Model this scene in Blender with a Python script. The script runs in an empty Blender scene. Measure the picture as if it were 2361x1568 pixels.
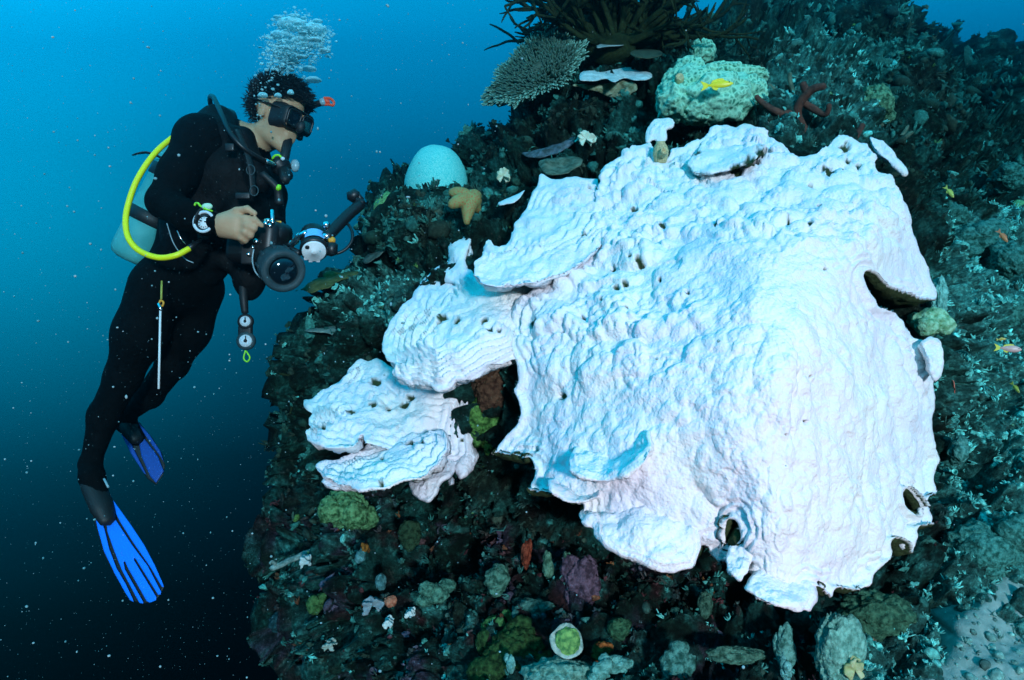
import bpy, bmesh, math, random
import numpy as np
from mathutils import Vector, Matrix

random.seed(7)
RNG = np.random.default_rng(11)
SC = bpy.context.scene
COL = SC.collection

# ------------------------------------------------------------------ camera, water light, sun, exposure
HW = 0.70                                   # tan of half the horizontal field of view
cam_d = bpy.data.cameras.new('camera')
cam_d.angle = 2 * math.atan(HW)
cam_d.clip_start = 0.02
cam_d.clip_end = 200
cam = bpy.data.objects.new('camera', cam_d)
cam.location = (0, 0, 0)
cam.rotation_euler = (math.radians(90), 0, 0)
COL.objects.link(cam)
SC.camera = cam

SUN_DIR = Vector((-0.22, 0.95, -0.10)).normalized()     # the way the light travels
world = bpy.data.worlds.new('World')
SC.world = world
world.use_nodes = True
wn, wl = world.node_tree.nodes, world.node_tree.links
wn.clear()
w_out = wn.new('ShaderNodeOutputWorld')
w_bg = wn.new('ShaderNodeBackground')
w_tc = wn.new('ShaderNodeTexCoord')
w_sep = wn.new('ShaderNodeSeparateXYZ')
wl.new(w_tc.outputs['Generated'], w_sep.inputs[0])


def wmath(op, a, b=None, clamp=False):
    n = wn.new('ShaderNodeMath')
    n.operation = op
    n.use_clamp = clamp
    for i, v in enumerate((a, b)):
        if v is None:
            continue
        if isinstance(v, (int, float)):
            n.inputs[i].default_value = v
        else:
            wl.new(v, n.inputs[i])
    return n.outputs[0]


# open water: light dies away exponentially from the surface down to the deep
w_map = wmath('MULTIPLY_ADD', w_sep.outputs[2], 0.5)
w_map.node.inputs[2].default_value = 0.5
w_ramp = wn.new('ShaderNodeValToRGB')
wl.new(w_map, w_ramp.inputs[0])
stops = [(-1.0, (0, .0002, .0005)), (-0.45, (0, .0004, .001)), (-0.30, (0, .0012, .0025)), (-0.15, (0, .013, .022)),
         (0.0, (0, .078, .130)), (0.12, (0, .160, .26)), (0.22, (0, .205, .36)), (0.40, (.002, .54, .94)),
         (0.7, (.008, .84, 1.18)), (1.0, (.015, .88, 1.20))]
el = w_ramp.color_ramp.elements
while len(el) < len(stops):
    el.new(0.5)
for e, (z, c) in zip(el, stops):
    e.position = z * 0.5 + 0.5
    e.color = (*c, 1)
x2 = wmath('MULTIPLY', wmath('MULTIPLY', w_sep.outputs[0], w_sep.outputs[0]), 1.0)
xf = wmath('ADD', wmath('MULTIPLY', w_sep.outputs[0], -0.45), wmath('ADD', x2, 1.0))
# the sunlit side of the water, out to the left
w_dot = wn.new('ShaderNodeVectorMath')
w_dot.operation = 'DOT_PRODUCT'
wl.new(w_tc.outputs['Generated'], w_dot.inputs[0])
w_dot.inputs[1].default_value = Vector((-0.62, 0.75, 0.20)).normalized()
w_lobe = wmath('POWER', 2.71828, wmath('MULTIPLY', wmath('SUBTRACT', w_dot.outputs['Value'], 1.0), 30.0))
w_glow = wn.new('ShaderNodeVectorMath')
w_glow.operation = 'SCALE'
w_glow.inputs[0].default_value = (0.004, 0.62, 0.78)
wl.new(w_lobe, w_glow.inputs['Scale'])
w_mul = wn.new('ShaderNodeVectorMath')
w_mul.operation = 'SCALE'
wl.new(w_ramp.outputs[0], w_mul.inputs[0])
wl.new(xf, w_mul.inputs['Scale'])
# daylight falling through the surface overhead, filtered by the water
w_sky = wn.new('ShaderNodeTexSky')
w_sky.sky_type = 'NISHITA'
w_sky.sun_disc = False
w_sky.sun_elevation = math.asin(-SUN_DIR.z)
w_sky.sun_rotation = math.atan2(-SUN_DIR.x, -SUN_DIR.y)
w_win = wn.new('ShaderNodeMapRange')
w_win.interpolation_type = 'SMOOTHSTEP'
w_win.inputs['From Min'].default_value = 0.5
w_win.inputs['From Max'].default_value = 0.9
wl.new(w_sep.outputs[2], w_win.inputs['Value'])
w_flt = wn.new('ShaderNodeVectorMath')
w_flt.operation = 'MULTIPLY'
wl.new(w_sky.outputs[0], w_flt.inputs[0])
w_flt.inputs[1].default_value = (0.01, 0.04, 0.055)
w_sk2 = wn.new('ShaderNodeVectorMath')
w_sk2.operation = 'SCALE'
wl.new(w_flt.outputs[0], w_sk2.inputs[0])
wl.new(w_win.outputs[0], w_sk2.inputs['Scale'])
w_add = wn.new('ShaderNodeVectorMath')
w_add.operation = 'ADD'
w_ad0 = wn.new('ShaderNodeVectorMath')
w_ad0.operation = 'ADD'
wl.new(w_mul.outputs[0], w_ad0.inputs[0])
wl.new(w_glow.outputs[0], w_ad0.inputs[1])
wl.new(w_ad0.outputs[0], w_add.inputs[0])
wl.new(w_sk2.outputs[0], w_add.inputs[1])
wl.new(w_add.outputs[0], w_bg.inputs['Color'])
w_bg.inputs['Strength'].default_value = 0.92
wl.new(w_bg.outputs[0], w_out.inputs['Surface'])

sun_d = bpy.data.lights.new('strobe_sun', 'SUN')  # sun lamp standing in for the camera strobes, aimed from near the camera
sun_d.energy = 5.0
sun_d.angle = math.radians(5)
sun_d.color = (1.0, 0.52, 0.565)
strobe_sun = bpy.data.objects.new('strobe_sun', sun_d)
strobe_sun.rotation_euler = SUN_DIR.to_track_quat('-Z', 'Y').to_euler()
strobe_sun.location = (-1, -3, 3)
COL.objects.link(strobe_sun)

SC.view_settings.view_transform = 'Standard'
SC.view_settings.look = 'None'
SC.view_settings.gamma = 1
SC.view_settings.use_curve_mapping = False
SC.view_settings.exposure = 0.74
SC.render.engine = 'CYCLES'
SC.cycles.use_denoising = True
try:
    SC.cycles.denoiser = 'OPENIMAGEDENOISE'
except Exception:
    pass
SC.cycles.max_bounces = 5
SC.cycles.diffuse_bounces = 2
SC.cycles.glossy_bounces = 2
SC.cycles.transmission_bounces = 4
SC.cycles.transparent_max_bounces = 24
SC.cycles.volume_bounces = 0
SC.cycles.caustics_reflective = False
SC.cycles.caustics_refractive = False
SC.cycles.sample_clamp_indirect = 4

# ------------------------------------------------------------------ helpers
K = 2 * HW / 2361.0


def P(px, py, d):
    """A point at distance d in front of the camera (px, py in the 2361 x 1568 layout sketch)."""
    px, py, d = np.broadcast_arrays(np.asarray(px, float), np.asarray(py, float), np.asarray(d, float))
    return np.stack([(px - 1180.5) * K * d, d, (784.0 - py) * K * d], -1)


def V(px, py, d):
    return Vector(P(px, py, d).tolist())


def _h(ix, iy, iz, s):
    h = (ix.astype(np.uint32) * np.uint32(374761393) + iy.astype(np.uint32) * np.uint32(668265263)
         + iz.astype(np.uint32) * np.uint32(2147483647) + np.uint32((s * 974711 + 12345) & 0xffffffff))
    h = (h ^ (h >> np.uint32(13))) * np.uint32(1274126177)
    h = (h ^ (h >> np.uint32(16))) * np.uint32(2246822519)
    return h ^ (h >> np.uint32(15))


def noise(p, s=0):
    """gradient noise, about -1..1"""
    p = np.asarray(p, float)
    i = np.floor(p).astype(np.int64)
    f = p - i
    u = f * f * f * (f * (f * 6 - 15) + 10)
    out = np.zeros(len(p))
    for dx in (0, 1):
        wx = u[:, 0] if dx else 1 - u[:, 0]
        for dy in (0, 1):
            wy = u[:, 1] if dy else 1 - u[:, 1]
            for dz in (0, 1):
                wz = u[:, 2] if dz else 1 - u[:, 2]
                h = _h(i[:, 0] + dx, i[:, 1] + dy, i[:, 2] + dz, s)
                gx = (h & np.uint32(1023)).astype(float) / 511.5 - 1
                gy = ((h >> np.uint32(10)) & np.uint32(1023)).astype(float) / 511.5 - 1
                gz = ((h >> np.uint32(20)) & np.uint32(1023)).astype(float) / 511.5 - 1
                out += wx * wy * wz * (gx * (f[:, 0] - dx) + gy * (f[:, 1] - dy) + gz * (f[:, 2] - dz))
    return out * 1.4


def fbm(p, o=4, s=0, g=0.5):
    a, t = 1.0, np.zeros(len(p))
    q = np.asarray(p, float)
    for k in range(o):
        t += a * noise(q, s + k * 17)
        q = q * 2.03 + 3.7
        a *= g
    return t


def ridged(p, o=4, s=0, g=0.55):
    a, t = 1.0, np.zeros(len(p))
    q = np.asarray(p, float)
    for k in range(o):
        t += a * (1 - 2 * np.abs(noise(q, s + k * 13)))
        q = q * 2.05 + 1.9
        a *= g
    return t


def worley(p, s=0):
    """distances to the nearest and the second nearest cell point"""
    p = np.asarray(p, float)
    i = np.floor(p).astype(np.int64)
    f = p - i
    f1 = np.full(len(p), 9.0)
    f2 = np.full(len(p), 9.0)
    for dx in (-1, 0, 1):
        for dy in (-1, 0, 1):
            for dz in (-1, 0, 1):
                h = _h(i[:, 0] + dx, i[:, 1] + dy, i[:, 2] + dz, s)
                ox = (h & np.uint32(1023)).astype(float) / 1023 + dx - f[:, 0]
                oy = ((h >> np.uint32(10)) & np.uint32(1023)).astype(float) / 1023 + dy - f[:, 1]
                oz = ((h >> np.uint32(20)) & np.uint32(1023)).astype(float) / 1023 + dz - f[:, 2]
                d = np.sqrt(ox * ox + oy * oy + oz * oz)
                n = d < f1
                f2 = np.where(n, f1, np.minimum(f2, d))
                f1 = np.where(n, d, f1)
    return f1, f2


def sstep(a, b, x):
    t = np.clip((x - a) / (b - a), 0, 1)
    return t * t * (3 - 2 * t)


def unit(v):
    v = np.asarray(v, float)
    return v / (np.linalg.norm(v, axis=-1, keepdims=True) + 1e-12)


def vnormals(v, quads):
    n = np.zeros_like(v)
    q = np.asarray(quads)
    a = np.cross(v[q[:, 2]] - v[q[:, 0]], v[q[:, -1]] - v[q[:, 1]])
    for k in range(q.shape[1]):
        np.add.at(n, q[:, k], a)
    return unit(n)


def link(name, me, mat=None, parent=None, smooth=True):
    if smooth:
        me.polygons.foreach_set('use_smooth', [True] * len(me.polygons))
    o = bpy.data.objects.new(name, me)
    COL.objects.link(o)
    if mat:
        for m in (mat if isinstance(mat, (list, tuple)) else [mat]):
            me.materials.append(m)
    if parent:
        o.parent = parent
        if parent.type == 'EMPTY':
            o.matrix_parent_inverse = parent_matrix(parent).inverted()
    return o


def parent_matrix(p):
    return Matrix.LocRotScale(p.location, p.rotation_euler, p.scale)


def mesh(name, verts, faces, mat=None, parent=None, smooth=True, col=None, attrs=None):
    """One mesh object. faces: list, array of quads/tris, or list of such arrays."""
    me = bpy.data.meshes.new(name)
    verts = np.asarray(verts, float)
    blocks = faces if (isinstance(faces, (list, tuple)) and len(faces) and isinstance(faces[0], np.ndarray) and faces[0].ndim == 2) else [faces]
    if all(isinstance(b, np.ndarray) for b in blocks):
        blocks = [b for b in blocks if len(b)]
        me.vertices.add(len(verts))
        me.vertices.foreach_set('co', verts.astype(np.float32).ravel())
        li = np.concatenate([b.ravel() for b in blocks]).astype(np.int32)
        tot = np.concatenate([np.full(len(b), b.shape[1], np.int32) for b in blocks])
        st = np.concatenate([[0], np.cumsum(tot)[:-1]]).astype(np.int32)
        me.loops.add(len(li))
        me.loops.foreach_set('vertex_index', li)
        me.polygons.add(len(tot))
        me.polygons.foreach_set('loop_start', st)
        me.polygons.foreach_set('loop_total', tot)
        me.update(calc_edges=True)
    else:
        me.from_pydata(verts.tolist(), [], [list(f) for f in faces])
    if col is not None:
        c = np.ones((len(verts), 4), np.float32)
        c[:, :3] = col
        at = me.color_attributes.new('Col', 'FLOAT_COLOR', 'POINT')
        at.data.foreach_set('color', c.ravel())
    for k, a in (attrs or {}).items():
        at = me.attributes.new(k, 'FLOAT', 'POINT')
        at.data.foreach_set('value', np.asarray(a, np.float32))
    return link(name, me, mat, parent, smooth)


def tag(o, label=None, cat=None, group=None, kind=None):
    if label:
        o['label'] = label
    if cat:
        o['category'] = cat
    if group:
        o['group'] = group
    if kind:
        o['kind'] = kind
    return o


def thing(name, label, cat, loc, group=None):
    o = bpy.data.objects.new(name, None)
    o.empty_display_size = 0.05
    o.location = Vector([float(c) for c in loc])
    COL.objects.link(o)
    return tag(o, label, cat, group)


class MB:
    """collects pieces into one mesh"""

    def __init__(self):
        self.v, self.f, self.n, self.c = [], [], 0, []

    def add(self, v, f, col=None):
        v = np.asarray(v, float)
        for a in (f if isinstance(f, (list, tuple)) else [f]):
            self.f.append(np.asarray(a) + self.n)
        self.v.append(v)
        self.n += len(v)
        if col is not None:
            self.c.append(np.broadcast_to(np.asarray(col, float), (len(v), 3)))
        return self

    def build(self, name, mat, parent=None, smooth=True):
        return mesh(name, np.concatenate(self.v), self.f, mat, parent, smooth, np.concatenate(self.c) if self.c else None)


def spline(pts, n):
    """Catmull-Rom through pts (any dimension)"""
    pts = np.asarray(pts, float)
    p = np.vstack([2 * pts[0] - pts[1], pts, 2 * pts[-1] - pts[-2]])
    t = np.linspace(0, len(pts) - 1 - 1e-9, n)
    i = t.astype(int)
    u = (t - i)[:, None]
    a, b, c, d = p[i], p[i + 1], p[i + 2], p[i + 3]
    return 0.5 * (2 * b + (c - a) * u + (2 * a - 5 * b + 4 * c - d) * u ** 2 + (3 * b - a - 3 * c + d) * u ** 3)


def tube(path, rad, sides=8, flat=1.0, cap=True, up=(0, 0, 1)):
    path = np.asarray(path, float)
    n = len(path)
    rad = np.broadcast_to(np.asarray(rad, float), (n,))
    t = unit(np.gradient(path, axis=0))
    u = np.asarray(up, float)
    a = np.cross(t[0], u)
    if np.linalg.norm(a) < 1e-3:
        a = np.cross(t[0], (1, 0.1, 0))
    a = unit(a)
    A = np.zeros((n, 3))
    for i in range(n):
        a = unit(a - t[i] * np.dot(a, t[i]))
        A[i] = a
    B = np.cross(t, A)
    th = np.linspace(0, 2 * np.pi, sides, endpoint=False)
    ring = (np.cos(th)[None, :, None] * A[:, None] + flat * np.sin(th)[None, :, None] * B[:, None]) * rad[:, None, None]
    v = (path[:, None] + ring).reshape(-1, 3)
    i = np.arange(n - 1)[:, None] * sides
    j = np.arange(sides)[None]
    k = (j + 1) % sides
    q = np.stack([i + j, i + k, i + k + sides, i + j + sides], -1).reshape(-1, 4)
    fs = [q]
    if cap:
        v = np.vstack([v, path[0] - t[0] * rad[0] * 0.5, path[-1] + t[-1] * rad[-1] * 0.5])
        m = n * sides
        j = j[0]
        k = k[0]
        fs.append(np.vstack([np.stack([k, j, np.full(sides, m)], -1),
                             np.stack([j + (n - 1) * sides, k + (n - 1) * sides, np.full(sides, m + 1)], -1)]))
    return v, fs


_ico = {}


def ico(sub):
    if sub not in _ico:
        bm = bmesh.new()
        bmesh.ops.create_icosphere(bm, subdivisions=sub, radius=1)
        bm.verts.index_update()
        _ico[sub] = (np.array([v.co[:] for v in bm.verts]), np.array([[v.index for v in f.verts] for f in bm.faces]))
        bm.free()
    return _ico[sub][0].copy(), _ico[sub][1]


def blob(c, r, sub=3, amp=0.12, fr=2.0, s=0, rot=None):
    v, f = ico(sub)
    d = 1 + amp * fbm(v * fr + s * 3.1, 3, s)
    v = v * d[:, None] * np.asarray(r)
    if rot is not None:
        v = v @ np.asarray(rot).T
    return v + np.asarray(c), f


def frame(fwd, up=(0, 0, 1)):
    f = unit(fwd)
    s = np.cross(f, up)
    if np.linalg.norm(s) < 1e-4:
        s = np.cross(f, (0, 1, 0.1))
    s = unit(s)
    u = np.cross(s, f)
    return f, s, u


def lathe(c, axis, prof, sides=32, up=(0, 0, 1)):
    """prof: (distance along the axis, radius)"""
    f, s, u = frame(axis, up)
    th = np.linspace(0, 2 * np.pi, sides, endpoint=False)
    prof = np.asarray(prof, float)
    v = np.asarray(c) + prof[:, 0][:, None, None] * f + prof[:, 1][:, None, None] * (np.cos(th)[None, :, None] * s + np.sin(th)[None, :, None] * u)
    n = len(prof)
    v = v.reshape(-1, 3)
    i = np.arange(n - 1)[:, None] * sides
    j = np.arange(sides)[None]
    k = (j + 1) % sides
    q = np.stack([i + j, i + j + sides, i + k + sides, i + k], -1).reshape(-1, 4)
    v = np.vstack([v, np.asarray(c) + f * prof[0, 0], np.asarray(c) + f * prof[-1, 0]])
    j = np.arange(sides)
    k = (j + 1) % sides
    m = n * sides
    t = np.vstack([np.stack([j, k, np.full(sides, m)], -1), np.stack([k + (n - 1) * sides, j + (n - 1) * sides, np.full(sides, m + 1)], -1)])
    return v, [q, t]


def rbox(c, size, axes=None, bev=0.2):
    """a box with rounded edges: a superellipsoid-like cube"""
    bm = bmesh.new()
    bmesh.ops.create_cube(bm, size=1)
    for v in bm.verts:
        v.co = Vector([v.co[i] * size[i] for i in range(3)])
    bmesh.ops.bevel(bm, geom=list(bm.edges), offset=min(size) * bev, segments=3, affect='EDGES', profile=0.5)
    bmesh.ops.triangulate(bm, faces=bm.faces)
    bm.verts.index_update()
    v = np.array([q.co[:] for q in bm.verts])
    f = np.array([[q.index for q in t.verts] for t in bm.faces])
    bm.free()
    if axes is not None:
        v = v @ np.asarray(axes)
    return v + np.asarray(c), f


# ------------------------------------------------------------------ shells: growing sheets with an outline, a bulging depth and thickness
def tps(ctrl):
    c = np.asarray(ctrl, float)
    xy = c[:, :2] / 500.0
    n = len(c)

    def phi(r2):
        return np.where(r2 > 1e-12, 0.5 * r2 * np.log(r2 + 1e-12), 0)
    d2 = ((xy[:, None] - xy[None]) ** 2).sum(-1)
    A = np.zeros((n + 3, n + 3))
    A[:n, :n] = phi(d2) + np.eye(n) * 0.003
    A[:n, n] = 1
    A[:n, n + 1:] = xy
    A[n, :n] = 1
    A[n + 1:, :n] = xy.T
    w = np.linalg.solve(A, np.concatenate([c[:, 2], np.zeros(3)]))

    def ev(x, y):
        q = np.stack([np.asarray(x, float) / 500.0, np.asarray(y, float) / 500.0], -1)
        r2 = ((q[:, None] - xy[None]) ** 2).sum(-1)
        return phi(r2) @ w[:n] + w[n] + q @ w[n + 1:]
    return ev


def rough(outline, seg=12, amp=5, s=0, curve=True):
    """subdivide an outline and make it uneven"""
    p = np.asarray(outline, float)
    out = []
    for a, b in zip(p, np.roll(p, -1, 0)):
        m = max(1, int(np.linalg.norm(b - a) / seg))
        for k in range(m):
            out.append(a + (b - a) * k / m)
    q = np.array(out)
    if curve:
        q = (np.roll(q, 1, 0) + 2 * q + np.roll(q, -1, 0)) / 4
    z = np.column_stack([q / 22.0, np.full(len(q), s * 7.7)])
    z2 = np.column_stack([q / 60.0, np.full(len(q), s * 3.3)])
    t = np.roll(q, -1, 0) - np.roll(q, 1, 0)
    nrm = unit(np.column_stack([-t[:, 1], t[:, 0]]))
    return q + nrm * (amp * noise(z, s) + amp * 1.2 * noise(z2, s + 5))[:, None]


def poly_dist(x, y, poly):
    """signed distance (inside positive) to a polygon and the nearest point on it"""
    n = len(x)
    best = np.full(n, 1e18)
    bx = np.zeros(n)
    by = np.zeros(n)
    ins = np.zeros(n, bool)
    for (x0, y0), (x1, y1) in zip(poly, np.roll(poly, -1, 0)):
        dx, dy = x1 - x0, y1 - y0
        L = dx * dx + dy * dy + 1e-12
        t = np.clip(((x - x0) * dx + (y - y0) * dy) / L, 0, 1)
        qx, qy = x0 + t * dx, y0 + t * dy
        d = (x - qx) ** 2 + (y - qy) ** 2
        m = d < best
        best = np.where(m, d, best)
        bx = np.where(m, qx, bx)
        by = np.where(m, qy, by)
        c = (y0 > y) != (y1 > y)
        if dy != 0:
            ins ^= c & (x < (x1 - x0) * (y - y0) / (dy) + x0)
    e = np.sqrt(best)
    return np.where(ins, e, -e), bx, by


def inside(x, y, poly):
    return poly_dist(np.atleast_1d(np.asarray(x, float)), np.atleast_1d(np.asarray(y, float)), np.asarray(poly, float))[0]


def shell(name, outline, depth, step=4, thick=0.05, edge_px=40, edge_r=0.05, disp=None, mat=None, parent=None, attrs=None,
          back='full', skirt=0.5, holes=(), colfn=None, back_val=None):
    poly = np.asarray(outline, float)
    x0, y0 = poly.min(0) - step
    x1, y1 = poly.max(0) + step
    xs = np.arange(x0, x1 + step, step)
    ys = np.arange(y0, y1 + step, step)
    X, Y = np.meshgrid(xs, ys)
    sh = X.shape
    x, y = X.ravel(), Y.ravel()
    e, bx, by = poly_dist(x, y, poly)
    for h in holes:
        eh, hx, hy = poly_dist(x, y, np.asarray(h, float))
        m = -eh < e
        e = np.where(m, -eh, e)
        bx = np.where(m, hx, bx)
        by = np.where(m, hy, by)
    ok = e > 0
    idx = np.arange(len(x)).reshape(sh)
    q = np.stack([idx[:-1, :-1], idx[:-1, 1:], idx[1:, 1:], idx[1:, :-1]], -1).reshape(-1, 4)
    q = q[ok[q].sum(1) >= 1]
    far = (~ok) & (e > -step * 1.6)
    q = q[(ok[q] | far[q]).all(1)]
    x = np.where(ok, x, bx)
    y = np.where(ok, y, by)
    e = np.maximum(e, 0)
    used = np.unique(q)
    re = np.full(len(x), -1)
    re[used] = np.arange(len(used))
    q = re[q]
    x, y, e = x[used], y[used], e[used]
    d = depth(x, y)
    t = np.clip(1 - e / edge_px, 0, 1)
    d = d + edge_r * (1 - np.sqrt(np.clip(1 - t * t, 0, 1)))
    v = P(x, y, d)
    nrm = vnormals(v, q)
    if np.mean(nrm[:, 1]) > 0:
        q = q[:, ::-1]
        nrm = -nrm
    if disp is not None:
        v = v + nrm * np.asarray(disp(v, e, x, y, nrm))[:, None]
        nrm = vnormals(v, q)
    # border edges
    ed = np.concatenate([q[:, [0, 1]], q[:, [1, 2]], q[:, [2, 3]], q[:, [3, 0]]])
    key = np.sort(ed, 1)
    _, first, cnt = np.unique(key[:, 0] * len(v) + key[:, 1], return_index=True, return_counts=True)
    b = ed[first[cnt == 1]]
    n = len(v)
    if back == 'full':
        off = np.stack([0 * e, 0 * e + 1, 0 * e], -1) * 0.55 - nrm * 0.45
        tk = thick * (0.14 + 0.86 * sstep(0, 3.0 * edge_px, e))
        vb = v + unit(off) * tk[:, None]
        allv = np.vstack([v, vb])
        side = np.stack([b[:, 1], b[:, 0], b[:, 0] + n, b[:, 1] + n], -1)
        faces = [q, q[:, ::-1] + n, side]
        rep = 2
    else:
        bi = np.unique(b)
        cx, cy = poly[:, 0].mean(), poly[:, 1].mean()
        r2 = np.full(n, -1)
        r2[bi] = np.arange(len(bi))
        rings = [v[bi]]
        for k, (f, w) in enumerate(((0.35, 0.0), (1.0, 0.06))):
            base = v[bi] + np.array([0, skirt * f, 0])
            cen = P(cx, cy, d.mean())
            base = base + (cen - base) * w
            rings.append(base + 0.05 * skirt * np.stack([noise(base * 7, 31 + a) for a in range(3)], -1))
        allv = np.vstack([v] + rings[1:])
        m = len(bi)
        i1 = r2[b] + n
        side1 = np.stack([b[:, 1], b[:, 0], i1[:, 0], i1[:, 1]], -1)
        i2 = i1 + m
        side2 = np.stack([i1[:, 1], i1[:, 0], i2[:, 0], i2[:, 1]], -1)
        faces = [q, side1, side2]
        rep = 0
    at = {}
    for k, fn in (attrs or {}).items():
        a = fn(v, e, x, y, nrm)
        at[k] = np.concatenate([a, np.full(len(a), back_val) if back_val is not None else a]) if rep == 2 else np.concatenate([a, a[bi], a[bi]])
    cl = None
    if colfn is not None:
        c = colfn(v, e, x, y, nrm)
        cl = np.vstack([c, c]) if rep == 2 else np.vstack([c, c[bi], c[bi]])
    o = mesh(name, allv, faces, mat, parent, True, cl, at)
    return o, v, nrm, x, y, e


# ------------------------------------------------------------------ materials
class NT:
    def __init__(self, name):
        self.m = bpy.data.materials.new(name)
        self.m.use_nodes = True
        self.n, self.l = self.m.node_tree.nodes, self.m.node_tree.links
        self.b = self.n['Principled BSDF']
        self.tc = self.n.new('ShaderNodeTexCoord').outputs['Object']

    def set(self, **k):
        for a, v in k.items():
            i = self.b.inputs[a.replace('_', ' ')]
            if hasattr(v, 'is_linked') and not isinstance(v, (float, int)):
                self.l.new(v, i)
            else:
                i.default_value = v
        return self

    def noise(self, scale, detail=4, rough=0.55, vec=None, dist=0.0):
        t = self.n.new('ShaderNodeTexNoise')
        t.inputs['Scale'].default_value = scale
        t.inputs['Detail'].default_value = detail
        t.inputs['Roughness'].default_value = rough
        t.inputs['Distortion'].default_value = dist
        self.l.new(vec or self.tc, t.inputs['Vector'])
        return t.outputs['Fac']

    def vor(self, scale, feat='F1', vec=None):
        t = self.n.new('ShaderNodeTexVoronoi')
        t.feature = feat
        t.inputs['Scale'].default_value = scale
        self.l.new(vec or self.tc, t.inputs['Vector'])
        return t.outputs['Distance']

    def ramp(self, fac, st):
        r = self.n.new('ShaderNodeValToRGB')
        e = r.color_ramp.elements
        while len(e) < len(st):
            e.new(0.5)
        for a, (p, c) in zip(e, st):
            a.position = p
            a.color = (*c, 1) if len(c) == 3 else c
        self.l.new(fac, r.inputs[0])
        return r.outputs[0]

    def mix(self, fac, a, b, mode='MIX'):
        x = self.n.new('ShaderNodeMix')
        x.data_type = 'RGBA'
        x.blend_type = mode
        for v, i in ((fac, x.inputs['Factor']), (a, x.inputs[6]), (b, x.inputs[7])):
            if isinstance(v, (int, float)):
                i.default_value = v
            elif isinstance(v, tuple):
                i.default_value = (*v, 1)
            else:
                self.l.new(v, i)
        return x.outputs[2]

    def attr(self, name, out='Color'):
        a = self.n.new('ShaderNodeAttribute')
        a.attribute_name = name
        return a.outputs[out]

    def bump(self, h, strength=0.5, dist=0.01, prev=None):
        b = self.n.new('ShaderNodeBump')
        b.inputs['Strength'].default_value = strength
        b.inputs['Distance'].default_value = dist
        self.l.new(h, b.inputs['Height'])
        if prev is not None:
            self.l.new(prev, b.inputs['Normal'])
        self.l.new(b.outputs[0], self.b.inputs['Normal'])
        return b.outputs[0]


def plain(name, c, rough=0.6, metal=0.0, spec=0.4):
    t = NT(name)
    t.set(Base_Color=(*c, 1), Roughness=rough, Metallic=metal)
    t.b.inputs['Specular IOR Level'].default_value = spec
    return t.m


def mottled(name, c1, c2, scale=30, rough=0.7, bump=0.4, bscale=120, bdist=0.004, spec=0.2):
    t = NT(name)
    t.set(Base_Color=t.mix(t.ramp(t.noise(scale, 5), [(0.38, (0, 0, 0)), (0.62, (1, 1, 1))]), c1, c2), Roughness=rough)
    t.b.inputs['Specular IOR Level'].default_value = spec
    t.bump(t.noise(bscale, 4), bump, bdist)
    return t.m


def white_coral_mat():
    t = NT('bleached_coral_skin')
    al = t.attr('algae_shade', 'Fac')
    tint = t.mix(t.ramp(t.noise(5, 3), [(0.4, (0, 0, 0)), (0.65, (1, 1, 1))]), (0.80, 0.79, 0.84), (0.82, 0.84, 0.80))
    alc = t.mix(t.noise(60, 3), (0.008, 0.018, 0.011), (0.06, 0.085, 0.03))  # algae colour, also painted as shade in gaps and on the dome's back
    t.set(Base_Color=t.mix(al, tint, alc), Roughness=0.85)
    t.b.inputs['Specular IOR Level'].default_value = 0.1
    b1 = t.bump(t.noise(70, 5, 0.65), 0.55, 0.008)
    b2 = t.bump(t.vor(150), 0.4, 0.004, b1)
    t.bump(t.noise(480, 2, 0.6), 0.5, 0.002, b2)
    return t.m


def reef_mat():
    """encrusted rock: dark turf, coralline crusts, pale silt"""
    t = NT('encrusted_reef_rock')
    c = t.attr('Col')
    n1 = t.ramp(t.noise(14, 6, 0.65, dist=0.6), [(0.30, (0.25, 0.25, 0.25)), (0.5, (0.8, 0.8, 0.8)), (0.68, (2.0, 2.0, 2.0))])
    n2 = t.ramp(t.noise(70, 5, 0.65), [(0.33, (0.35, 0.35, 0.35)), (0.52, (1, 1, 1)), (0.7, (2.2, 2.2, 2.2))])
    x = t.mix(1.0, t.mix(1.0, c, n1, 'MULTIPLY'), n2, 'MULTIPLY')
    spots = t.ramp(t.noise(33, 4, 0.7), [(0.6, (0, 0, 0)), (0.68, (1, 1, 1))])
    x = t.mix(t.mix(1.0, spots, (0.3, 0.3, 0.3), 'MULTIPLY'), x, (0.20, 0.23, 0.19))
    t.set(Base_Color=x, Roughness=0.9)
    t.b.inputs['Specular IOR Level'].default_value = 0.12
    b1 = t.bump(t.noise(60, 6, 0.7), 0.9, 0.02)
    t.bump(t.noise(240, 4, 0.7), 0.8, 0.006, b1)
    return t.m


def growth_mat():
    t = NT('reef_growth_skin')
    c = t.attr('Col')
    n2 = t.ramp(t.noise(110, 4, 0.65), [(0.3, (0.45, 0.45, 0.45)), (0.52, (1, 1, 1)), (0.72, (1.9, 1.9, 1.9))])
    t.set(Base_Color=t.mix(1.0, c, n2, 'MULTIPLY'), Roughness=0.85)
    t.b.inputs['Specular IOR Level'].default_value = 0.15
    t.bump(t.noise(260, 4, 0.7), 0.6, 0.004)
    return t.m


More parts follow.
